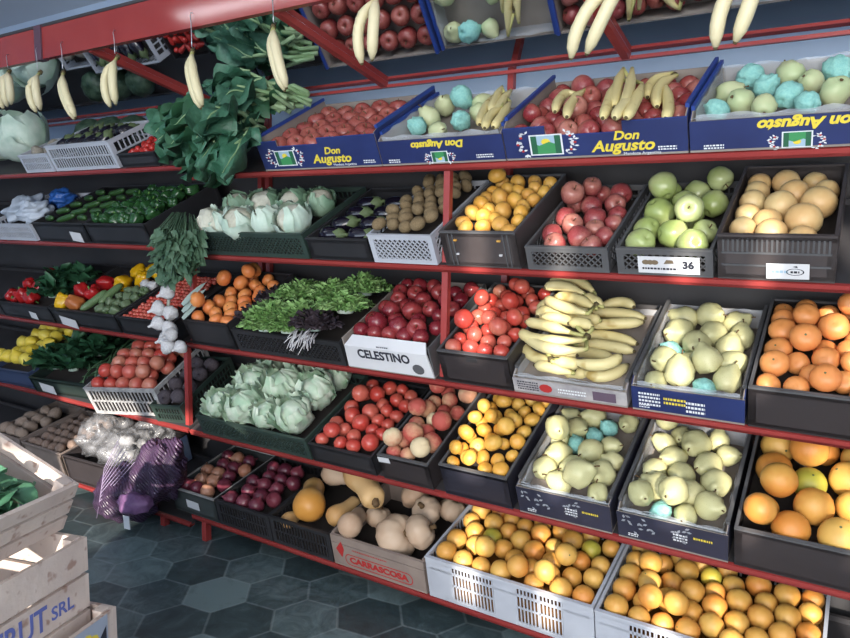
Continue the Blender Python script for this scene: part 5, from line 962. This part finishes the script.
M = frame('B', -3.145, 0, True); crate('produce_tray', M, .455, .46, .10, BLACK, 'solid', 'black tray of small dark green peppers, beside the herb bunch', cat='tray', padw=.06)
mound('GP', .455, .46, .036, .10, 6, 7); fill('GP', M, {'': ('bell_pepper',PEPG,'dark green pepper')}, 'black tray', 'dark green peppers in the black tray', .05)
# hanging bunch of herbs
def herb(P, label, seed):
    random.seed(seed); root = empty('herb_bunch', Matrix.Translation(P), label, 'herbs'); st = MB(); lf = MB()
    for k in range(130):
        a = rnd(0,6.283); q = math.sqrt(rnd(0,1)); x = math.cos(a)*q*.122; y = -abs(math.sin(a))*q*.10
        z0 = rnd(-.02,.055); z1 = -rnd(.02,.205)*math.sqrt(max(.1,1-(x/.15)**2)); top = Vector((x*.5, y*.5-.01, z0+.03)); mid = Vector((x, y-.02, z0-.04)); end = Vector((x*1.05, y-.025, z1))
        st.tube([top, mid, end], [.0022,.002,.001], LEAFHERB, 4)
        for t in range(4):
            b = mid.lerp(end, t/3); d = Vector((rnd(-1,1)+x*5, rnd(-.8,.1), -rnd(.0,1.2))); leaf(lf, b, d, Vector((0,-1,.5)), rnd(.04,.065), rnd(.022,.036), LEAFHERB, bend=.5, ruffle=.2, nu=3, nv=4, seed=k*5+t)
    st.build('stems', root, smooth=True); lf.build('leaves', root, smooth=True)
herb((-2.385,-.055,1.385), 'drooping bunch of grey-green herbs hanging between the two racks', 51)

# ---------------------------------------------------------------- third shelf, vegetable rack
M = frame('C', -4.00, 0, True); c = crate('produce_tray', M, .50, .46, .09, BLACK, 'solid', 'black tray of red peppers and leafy greens at the far end of the third shelf', cat='tray', padw=.055); card(c, .30, .02, .06, .04, tilt=8, v=-.009)
DATA['RP'] = {'f': [(.06,.07,.10,.043),(.155,.07,.10,.043),(.06,.175,.10,.043),(.155,.18,.10,.042),(.10,.30,.10,.043),(.25,.06,.10,.043)]}
fill('RP', M, {'': ('bell_pepper',PEPR,'red pepper')}, 'far black tray', 'red peppers in the far tray', .06)
for i, (u, v) in enumerate(((.38,.12),(.30,.24),(.43,.27))):
    curly(M @ Vector((u,v,.11)), .075, 26, LEAFDK, 'spinach_bunch', ('dark leafy bunch beside the yellow pepper tray','dark leafy bunch behind the red peppers','dark leafy bunch at the back of the far tray')[i], 'greens', 'leafy bunches in the far tray', 400+i, L=.10)
M = frame('C', -3.49, 0, True); c = crate('produce_tray', M, .545, .46, .09, BLACK, 'solid', 'black tray of mixed peppers, cucumbers and garlic with a white card', cat='tray', padw=.055); card(c, .07, .008, .13, .052, tilt=8, v=-.009)
MIX = [(.06,.05,'y','front left corner'),(.155,.055,'o','front edge, beside the front yellow pepper'),(.08,.16,'r','left wall, behind the front yellow pepper'),(.19,.15,'r','middle, beside the upright cucumber'),(.15,.26,'r','left half, below the yellow group'),(.27,.28,'y','left of the yellow group'),(.36,.33,'y','middle of the yellow group'),(.26,.39,'y','top of the yellow group'),(.45,.38,'y','nearest the back wall'),(.35,.42,'y','back row')]
for u, v, kd, where in MIX:
    mt, nm = {'y': (PEPY,'yellow pepper'), 'r': (PEPR,'red pepper'), 'o': (mat('orange_pepper_skin', (.45,.14,.04), .3), 'brown-orange pepper')}[kd]
    produce('bell_pepper', mt, M @ Vector((u,v,.103)), .045, rot_rand(), f'{nm} in the mixed tray, {where}', 'peppers in the mixed tray', 'pepper')
for i, (u, v, a) in enumerate(((.255,.10,1.3),(.305,.17,1.5))):
    produce('cucumber', mat('pale_cucumber_skin', (.10,.17,.07), .4, (.16,.24,.11), nscale=5), M @ Vector((u,v,.10)), .02, rot_axis(M.to_3x3() @ Vector((math.cos(a), math.sin(a), .2))), ('pale green marrow standing among the peppers, nearer the front','pale green marrow among the peppers, further back')[i], 'marrows in the mixed tray', 'marrow', False)
DATA['GG'] = {'f': [(.36+.062*i,.055+.06*j,.085,.028) for j in range(4) for i in range(3)]}
fill('GG', M, {'': ('bell_pepper',mat('grey_green_pepper', (.09,.14,.07), .4, (.14,.19,.10)),'small grey-green pepper')}, 'mixed tray', 'small grey-green peppers in the mixed tray', .045)
for i, (u, v) in enumerate(((.48,.295),(.415,.30),(.50,.365))):
    produce('garlic', GARLIC, M @ Vector((u,v-.0,.088)), .03, rot_rand(), f'white garlic head in the mixed tray, {ORD[i]} from front', 'garlic heads in the mixed tray')
M = frame('C', -2.93, 0, True); crate('produce_tray', M, .405, .46, .09, BLACK, 'solid', 'black tray of small red cherry tomatoes beside the hanging garlic', cat='tray', padw=.06)
L = []
for j in range(15):
    for i in range(10): L.append((.03+.0262*i+(.013 if j % 2 else 0), .025+.0275*j, .078+rnd(0,.006), .0125))
names = {}
for n, q in enumerate(L):
    j, i = divmod(n, 10); produce('cherry_tomato', TOMATO, M @ Vector(q[:3]), q[3], rot_rand(), f'small red cherry tomato in the black tray, row {ORD[j]} from front, {ORD[i]} from left', 'cherry tomatoes in the black tray', None, False, 1)
# garlic string hanging in front of the third shelf
root = empty('garlic_string', Matrix.Translation((-2.445,-.085,.985)), 'white garlic string hanging in front of the tangerines', 'garlic')
for i, (x, z, r) in enumerate(((-.035,.145,.035),(-.065,.075,.034),(-.02,.055,.033),(-.07,.01,.033),(-.03,-.01,.036),(.012,-.03,.03),(-.055,-.06,.034),(-.01,-.085,.034),(.04,-.085,.030))):
    me = cached(('garlic',GARLIC.name,i % 3), lambda: body_mesh('garlic', GARLIC, i % 3)); o = link('garlic_head', me, root, Matrix.Translation((x, -.025*(i % 2)-.012, z)) @ rot_axis((rnd(-.4,.4),-.5,rnd(-.6,.6))).to_4x4() @ Matrix.Scale(r,4))
mb = MB(); mb.tube([(-.03,.03,.30),(-.035,.01,.2),(-.05,0,.08),(-.03,0,-.04),(.01,0,-.10)], [.002,.006,.008,.007,.004], mat('dry_garlic_stalk', (.4,.42,.36), .8), 6); mb.build('twisted_stalk', root, smooth=True)
mb = MB()
for k in range(3): leaf(mb, (.02,.02,.03+.03*k), (.35,.4,.6), (0,-1,.3), .14, .03, mat('dry_garlic_leaf', (.36,.45,.42), .8), bend=.2, seed=k)
mb.build('dry_leaves', root, smooth=True)

# ---------------------------------------------------------------- fourth shelf, vegetable rack
M = frame('D', -4.10, 3, True); crate('fruit_box', M, .36, .43, .10, mat('dull_blue_board', (.04,.06,.13), .6), 'solid', 'dull blue box of yellow lemons on the fourth shelf', cat='box', padw=.08)
mound('LE', .36, .43, .040, .122, 4, 5, jit=1.0, pitch=2.12); fill('LE', M, {'': ('lemon',LEMON,'yellow lemon')}, 'dull blue box', 'lemons in the dull blue box', .05)
M = frame('D', -3.72, 4, True); c = crate('produce_tray', M, .52, .41, .09, mat('dark_green_tray', (.015,.028,.024), .6), 'solid', 'dark green tray of spinach and green beans with a white card', cat='tray', padw=.05); card(c, .08, .02, .11, .055, tilt=8, v=-.009)
for i, (u, v) in enumerate(((.10,.12),(.24,.12),(.12,.26),(.27,.27),(.20,.36))):
    curly(M @ Vector((u,v,.115)), .08, 24, LEAFDK, 'spinach_bunch', f'dark green spinach bunch in the dark green tray, {ORD[i]} from front', 'greens', 'spinach bunches in the dark green tray', 420+i, L=.11)
random.seed(44); k = 0
def bean():
    mb = MB(); mb.tube([(0,0,-1),(.12,0,-.5),(.16,0,0),(.1,0,.5),(0,0,1)], [.03,.07,.075,.07,.03], mat('green_bean_skin', (.05,.11,.05), .5, (.08,.16,.08)), 6); return mb.mesh('bean')
for j in range(9):
    for i in range(5):
        o = link('green_bean', cached('bean', bean), None, Matrix.Translation(M @ Vector((.375+.025*i, .06+.042*j, .085+.010*(k % 3)))) @ rot_axis((rnd(-.5,.5),rnd(.3,1),rnd(.1,.5))).to_4x4() @ Matrix.Scale(.055,4))
        tag(o, f'thin green bean in the dark green tray, {"front row" if j==0 else ORD[j]+" row"}, {ORD[i]} from left', 'green bean', 'green beans in the dark green tray'); k += 1
M = frame('D', -3.12, 11, True) @ Matrix.Translation((0,-.045,0)); crate('produce_crate', M, .44, .40, .15, NEWS, 'slot', 'worn white slatted crate of pale red tomatoes', padw=.10, step=.022)
mound('WT', .44, .40, .038, .141, 5, 6, jit=.3, pitch=2.08)
DATA['WT']['f'] += [(.09+.077*i+.03*(j % 2)+rnd(-.006,.006), .085+.072*j, .196+rnd(-.002,.004), .037) for j in range(4) for i in range(4)]; fill('WT', M, {'': ('tomato',[TOMATOB,TOMATOB,TOMATO],'pale red tomato')}, 'worn white crate', 'pale red tomatoes in the worn white crate', .05)
M = frame('D', -2.70, 9, True); crate('plastic_crate', M, .18, .40, .09, DGREEN, 'slot', 'narrow dark crate of dusty beetroots beside the iceberg lettuces', padw=.055)
DATA['BT'] = {'f': [(.05+.083*i,.055+.085*j,.10+.012*(i+j) % .02,.040) for j in range(4) for i in range(2)]}
fill('BT', M, {'': ('beetroot',BEET,'dusty dark beetroot')}, 'narrow dark crate', 'beetroots in the narrow crate', .06, orient=(.2,-.8,.2))

# ---------------------------------------------------------------- low shelf, vegetable rack
M = frame('E', -4.15, 0, True); crate('wooden_box', M, .30, .40, .16, WOODOLD, 'solid', 'grey wooden box of large brown potatoes at the far end', cat='box', padw=.10)
mound('PO', .30, .40, .042, .155, 3, 5); fill('PO', M, {'': ('potato',mat('large_potato_skin', (.26,.19,.15), .8, (.33,.25,.2)),'large brown potato')}, 'grey wooden box', 'large potatoes in the grey box', .06)
M = frame('E', -3.83, 0, True); crate('wooden_box', M, .375, .40, .15, WOODOLD, 'solid', 'grey wooden box of small dark potatoes beside the plastic bags', cat='box', padw=.10)
mound('PS', .375, .40, .031, .145, 5, 7); fill('PS', M, {'': ('potato',POTATO,'small dark potato')}, 'box beside plastic bags', 'small potatoes beside the plastic bags', .045)
M = frame('E', -3.44, 2, True); c = crate('produce_box', M, .50, .40, .15, DARKBOX, 'solid', 'dark box with blue-white end holding full plastic bags', cat='box', padw=.06)
mb = MB(); mb.box((.501,.01,.008),(.504,.39,.15), mat('blue_white_print', (.35,.42,.55), .6, (.2,.28,.48), nscale=20)); mb.build('printed_end', c)
CLEAR = BAG
R1 = Matrix.Rotation(R(14),4,'X')
bag('plastic_bag', M @ Vector((.14,.17,.20)), (.12,.13,.13), CLEAR, 'tall shiny clear plastic bag with a knotted top, in the dark box', 'bag', 'clear bags in the dark box', 11, R1)
bag('plastic_bag', M @ Vector((.35,.13,.19)), (.135,.12,.115), CLEAR, 'shiny clear plastic bag filled with white garlic, nearest the purple sack', 'bag', 'clear bags in the dark box', 12, R1)
bag('plastic_bag', M @ Vector((.36,.31,.185)), (.12,.085,.12), CLEAR, 'dull clear plastic bag at the back of the dark box', 'bag', 'clear bags in the dark box', 13, R1)
for i, (u, v, w) in enumerate(((.28,.10,.16),(.34,.085,.19),(.41,.11,.17),(.36,.16,.215),(.30,.17,.20),(.42,.18,.20))):
    produce('garlic', GARLIC, M @ Vector((u,v,w)), .028, rot_rand(), f'white garlic head inside the clear bag, {ORD[i]} of six', 'garlic heads at the bag mouth')
# purple sack leaning on the low shelf
def sack():
    root = empty('onion_sack', Matrix.Translation((-2.78,-.10,.225)) @ Matrix.Rotation(R(-6),4,'Y'), 'purple mesh sack of onions leaning against the low shelf, white tag at its foot', 'sack')
    def lump(name, c, s, seed, lean=0):
        mb = ball(None, NET, 48, lump=.30, lscale=1.9, seed=seed, squash=1.0, rings=34); out = []
        for v in mb.v:
            v = Vector(v); k = 1 + .12*nz(v*3.0+Vector((9+seed,0,0))) + .10*abs(nz(v*5.5+Vector((seed,2,0)))); p = v*k
            out.append((p.x*s[0]+c[0]+lean*p.z, p.y*s[1]+c[1], p.z*s[2]+c[2]))
        mb.v = out; mb.build(name, root, smooth=True)
    lump('netting', (-.03,.0,-.055), (.19,.115,.135), 4, .03)
    lump('upper_netting', (.18,.03,.065), (.125,.10,.145), 7, .03)
    mb = MB()
    for k in range(9):
        a = k*.7; mb.tube([(.02+.012*k,-.05-.01*math.sin(a),.215-.012*k),(.0-.008*k,-.12,.10-.02*k),(-.06-.006*k,-.115,-.05-.012*k)], .0016, mat('pale_violet_thread', (.38,.30,.45), .6), 5)
    mb.build('drawstring', root, smooth=True)
    mb = ball(None, mat('pink_violet_netting', (.26,.13,.27), .5, (.15,.07,.17), nscale=12, bump=.5, bscale=60), 20, lump=.3, lscale=2, seed=8); mb.v = [(v[0]*.105+.14, v[1]*.05-.085, v[2]*.05-.055) for v in mb.v]; mb.build('gathered_mouth', root, smooth=True)
    mb = MB(); mb.box((.095,-.115,-.165),(.138,-.112,-.105), PAPER); mb.build('white_tag', root)
    return root
sack()

# ---------------------------------------------------------------- bananas hung from the canopy
random.seed(61)
def hung(x, z, n, L, lean, sp, label, rad=.017, y=-.262):
    hook = MB(); hook.tube([(x,-.257,2.165),(x,-.264,2.165),(x,-.268,2.155),(x+.002,-.266,2.12),(x+.004*0+.003,y-.004,z+.035),(x+.003,y-.004,z+.017),(x+.003,y+.006,z+.012),(x+.003,y+.010,z+.02)], .0016, STEEL, 6)
    h = hook.build('wire_hook', None, True); tag(h, f'thin wire hook on the fascia holding {label[1]}', 'hook', 'hooks on the canopy fascia')
    cs = []
    for k in range(n):
        s = (k-(n-1)/2); t0 = Vector((s*.012, -.006*k, -.012)); s *= sp; tip = Vector((s*.042 + lean*L, -.004*k-.01, -L+.006*k)); mid = (t0+tip)/2 + Vector((s*.030+.016*(0 if n == 2 else 1) + lean*.01, -.022, .012))
        cs.append([tuple(tip), tuple(mid), tuple(t0)])
    banana_hand(Matrix.Translation((x, y, z)), cs, rad, 1, label[0], 'bananas hung from the canopy', BANANAPALE)
PX = ['first','second','third','fourth','fifth','sixth','seventh','eighth','ninth']
HB = [(-3.33,2.09,3,.16,0,1),(-3.09,2.06,2,.165,.05,1),(-2.90,2.04,2,.195,.45,.35),(-2.54,2.06,2,.185,-.05,1),(-2.09,2.03,2,.20,.28,.35),(-1.69,2.06,2,.205,.30,.3),(-1.275,2.095,2,.19,-.12,1),(-.53,2.035,2,.19,-.55,1),(-.235,2.02,2,.19,-.30,1)]
for i, (x, z, n, L, lean, sp) in enumerate(HB):
    hung(x, z, n, L, lean, sp, (f'{"pair" if n == 2 else "bunch"} of pale bananas hanging from the canopy, {PX[i]} hook from the far end', f'the bananas {PX[i]} from the far end'))

# ---------------------------------------------------------------- wooden crates in the aisle
def wood_crate(M, W, D, H, nb, label, name='wooden_crate', thick=.009):
    """W along x, D along y, nb boards on each side"""
    root = empty(name, M, label, 'crate', 'wooden crates stacked in the aisle'); gap = .010; bh = (H-gap*(nb-1))/nb
    for x in (0, W):
        for y in (0, D):
            sx = .012 if x == 0 else W-.012-.028; sy = .0125 if y == 0 else D-.0125-.028
            mb = MB(); mb.prism([(sx,.006),(sx+.028,.006),(sx+.028,H+.004),(sx,H+.004)], sy, sy+.028, WOOD); mb.build('corner_post', root)
    fr = []
    for k in range(nb):
        z = k*(bh+gap)
        mb = MB(); mb.box((0,.0,z),(W,.011,z+bh), WOOD); mb.build('side_board', root)
        mb = MB(); mb.box((0,D-.011,z),(W,D,z+bh), WOOD); mb.build('side_board', root)
        mb = MB(); mb.box((W-.011,.0115,z),(W,D-.0115,z+bh), WOOD); fr.append(mb.build('end_board', root))
        mb = MB(); mb.box((0,.0115,z),(.011,D-.0115,z+bh), WOOD); mb.build('end_board', root)
    mb = MB()
    for k in range(5): y = .014 + k*(D-.028)/5; mb.box((.013,y,.0),(W-.013,y+(D-.028)/5-.012,.007), WOOD)
    mb.build('floor_slats', root)
    return root, fr
def stack_M(cx, cy, cz, W, D, ang, tilt=0):
    """crate whose near right top corner stands at cx, cy, cz"""
    M = Matrix.Translation((cx,cy,cz)) @ Matrix.Rotation(R(ang), 4, 'Z') @ Matrix.Rotation(R(tilt), 4, 'Y')
    return M @ Matrix.Translation((-W,-D,0))
ENDF = lambda W, y, z: Matrix(((0,0,1,W+.0006),(1,0,0,y),(0,1,0,z),(0,0,0,1)))
MT = stack_M(-1.63, -1.03, .752, .33, .52, 16, 24) @ Matrix.Translation((0,0,-.14)); wood_crate(MT, .33, .52, .14, 3, 'pale wooden crate of loose spinach leaves, topmost of the aisle stack, tilted')
MM = stack_M(-1.64, -1.01, .012, .56, .62, 16); rt, fr = wood_crate(MM, .56, .62, .588, 6, 'pale wooden crate stencilled with blue letters, middle of the aisle stack')
text_part('stencil_lettering', 'FRUT', .085, BLUEINK, fr[4], ENDF(.56, .405, .441), width=.15, bold=.0015)
text_part('stencil_lettering', 'SRL', .048, BLUEINK, fr[4], ENDF(.56, .53, .439), width=.072, bold=.0008)
MBt = stack_M(-1.595, -.965, .001, .68, .745, 16); rt, fr = wood_crate(MBt, .68, .745, .40, 4, 'whitish wooden crate with a printed fruit label, outermost of the aisle stack')
mb = MB(); mb.box((.6806,.50,.315),(.6816,.71,.398), mat('label_grey_print', (.35,.4,.5), .6))
for k in range(5): mb.add([(.6820,.57+.022*k+.02*math.cos(a/8*6.283),.350+.012*(k % 2)+.018*math.sin(a/8*6.283)) for a in range(8)], [tuple(range(8))], YELLOWINK)
mb.add([(.6818,.655,.318),(.6818,.705,.318),(.6818,.705,.37)], [(0,1,2)], INK); mb.build('paper_label', fr[3])
# a plank across the middle crate carries the far side of the tilted one
mb = MB(); pl = MT @ Vector((.02,.26,0)); mb.box((-.03,-.25,-.05),(.03,.25,0), WOODOLD); o = mb.build('wooden_prop', None, False, Matrix.Translation((pl.x, pl.y, pl.z-.012)) @ Matrix.Rotation(R(16),4,'Z'))
tag(o, 'grey wooden beam propping up the far side of the spinach crate', 'beam')
mb = MB(); mb.box((-.025,-.025,.02),(.025,.025,pl.z-.063), WOODOLD)
for s in (-1,1): pass
o2 = mb.build('wooden_post', None, False, Matrix.Translation((pl.x, pl.y, 0))); tag(o2, 'short grey wooden post under the propping beam', 'post')
# loose spinach in the top crate
for i, (u, v) in enumerate(((.10,.12),(.22,.12),(.10,.25),(.22,.25),(.10,.375),(.21,.375))):
    random.seed(500+i); P = MT @ Vector((u,v,.065)); root = empty('spinach_bunch', Matrix.Translation(P), f'green spinach bunch in the tilted wooden crate, {("row nearest the camera","middle row","row nearest the rack")[i//2]}, {("upper","lower")[i%2]} side', 'spinach', 'spinach in the top wooden crate'); lf = MB(); st = MB()
    for k in range(22):
        a = rnd(0,6.283); q = rnd(.1,.8); d = MT.to_3x3() @ Vector((math.cos(a)*q, math.sin(a)*q, rnd(.10,.40))).normalized(); b = MT.to_3x3() @ Vector((rnd(-.035,.035), rnd(-.035,.035), rnd(.0,.04)))
        leaf(lf, b+d*.01, d, Vector((-d.x*.4,-d.y*.4,1)), rnd(.06,.085), rnd(.065,.09), LEAFSPIN, bend=rnd(.5,1.2), ruffle=.16, fold=.15, seed=i*40+k, nu=6, nv=7, tip=2)
        st.tube([b-d*.015, b+d*.03], [.003,.0025], STALK, 5)
    lf.build('leaves', root, smooth=True); st.build('stalks', root, smooth=True)


# ---------------------------------------------------------------- light
sc = bpy.context.scene
w = bpy.data.worlds.new('sky'); sc.world = w; w.use_nodes = True; nt = w.node_tree; bg = nt.nodes['Background']
bg.inputs[0].default_value = (.86,.93,1.0,1); bg.inputs[1].default_value = 2.0
def area(name, loc, rot, sx, sy, power, col, portal=False):
    l = bpy.data.lights.new(name, 'AREA'); l.shape = 'RECTANGLE'; l.size = sx; l.size_y = sy; l.energy = power; l.color = col
    if portal: l.cycles.is_portal = True
    o = bpy.data.objects.new(name, l); C.objects.link(o); o.location = loc; o.rotation_euler = rot; return o
# daylight entering by the shop opening and the window
area('daylight_opening', (1.0,-4.7,1.30), (R(90),0,0), 2.9, 2.3, 190, (1,.97,.93))
area('daylight_window', (-2.2,-4.7,1.5), (R(90),0,0), 3.0, 1.8, 55, (.74,.86,1))
# unseen fluorescent tubes added for fill, the first placed to glare on the fascia
lm = bpy.data.materials.new('lit_tube'); lm.use_nodes = True; e = lm.node_tree.nodes['Principled BSDF']; e.inputs['Emission Color'].default_value = (.92,.96,1,1); e.inputs['Emission Strength'].default_value = 14
for i, (x, y) in enumerate(((-3.05,-1.46),(.6,-1.9),(-1.3,-2.9))):
    root = empty('fill_lamp', Matrix.Translation((x,y,2.745)), f'white fluorescent fill lamp added above the aisle, {ORD[i]} of three', 'lamp', 'added fill lamps')
    mb = MB(); mb.box((-.62,-.06,-.04),(.62,.06,0), WHITE); mb.build('housing', root)
    mb = MB(); mb.tube([(-.6,0,-.062),(.6,0,-.062)], .016, lm, 10); mb.build('tube', root, smooth=True)
sun = bpy.data.lights.new('sun', 'SUN'); sun.energy = 8; sun.angle = R(.6); sun.color = (1,.92,.80)
so = bpy.data.objects.new('sun', sun); C.objects.link(so)
so.rotation_euler = Vector((-.35,.85,-.19)).to_track_quat('-Z','Y').to_euler()

# ---------------------------------------------------------------- camera
cam = bpy.data.cameras.new('camera'); co = bpy.data.objects.new('camera', cam); C.objects.link(co)
yaw, pitch, roll, f = -.55722657, -.12435767, .01829756, 690.0
F = Vector((math.sin(yaw)*math.cos(pitch), math.cos(yaw)*math.cos(pitch), math.sin(pitch))); Rt = Vector((math.cos(yaw), -math.sin(yaw), 0)); U = Rt.cross(F)
R2 = Rt*math.cos(roll) + U*math.sin(roll); U2 = -Rt*math.sin(roll) + U*math.cos(roll)
co.matrix_world = Matrix(((R2.x,U2.x,-F.x,0),(R2.y,U2.y,-F.y,-2.0),(R2.z,U2.z,-F.z,1.40),(0,0,0,1)))
cam.sensor_width = 36; cam.lens = f*36/850; cam.clip_start = .05
sc.camera = co
vs = sc.view_settings; vs.view_transform = 'Standard'; vs.look = 'None'; vs.gamma = 1; vs.use_curve_mapping = False; vs.exposure = 0.2
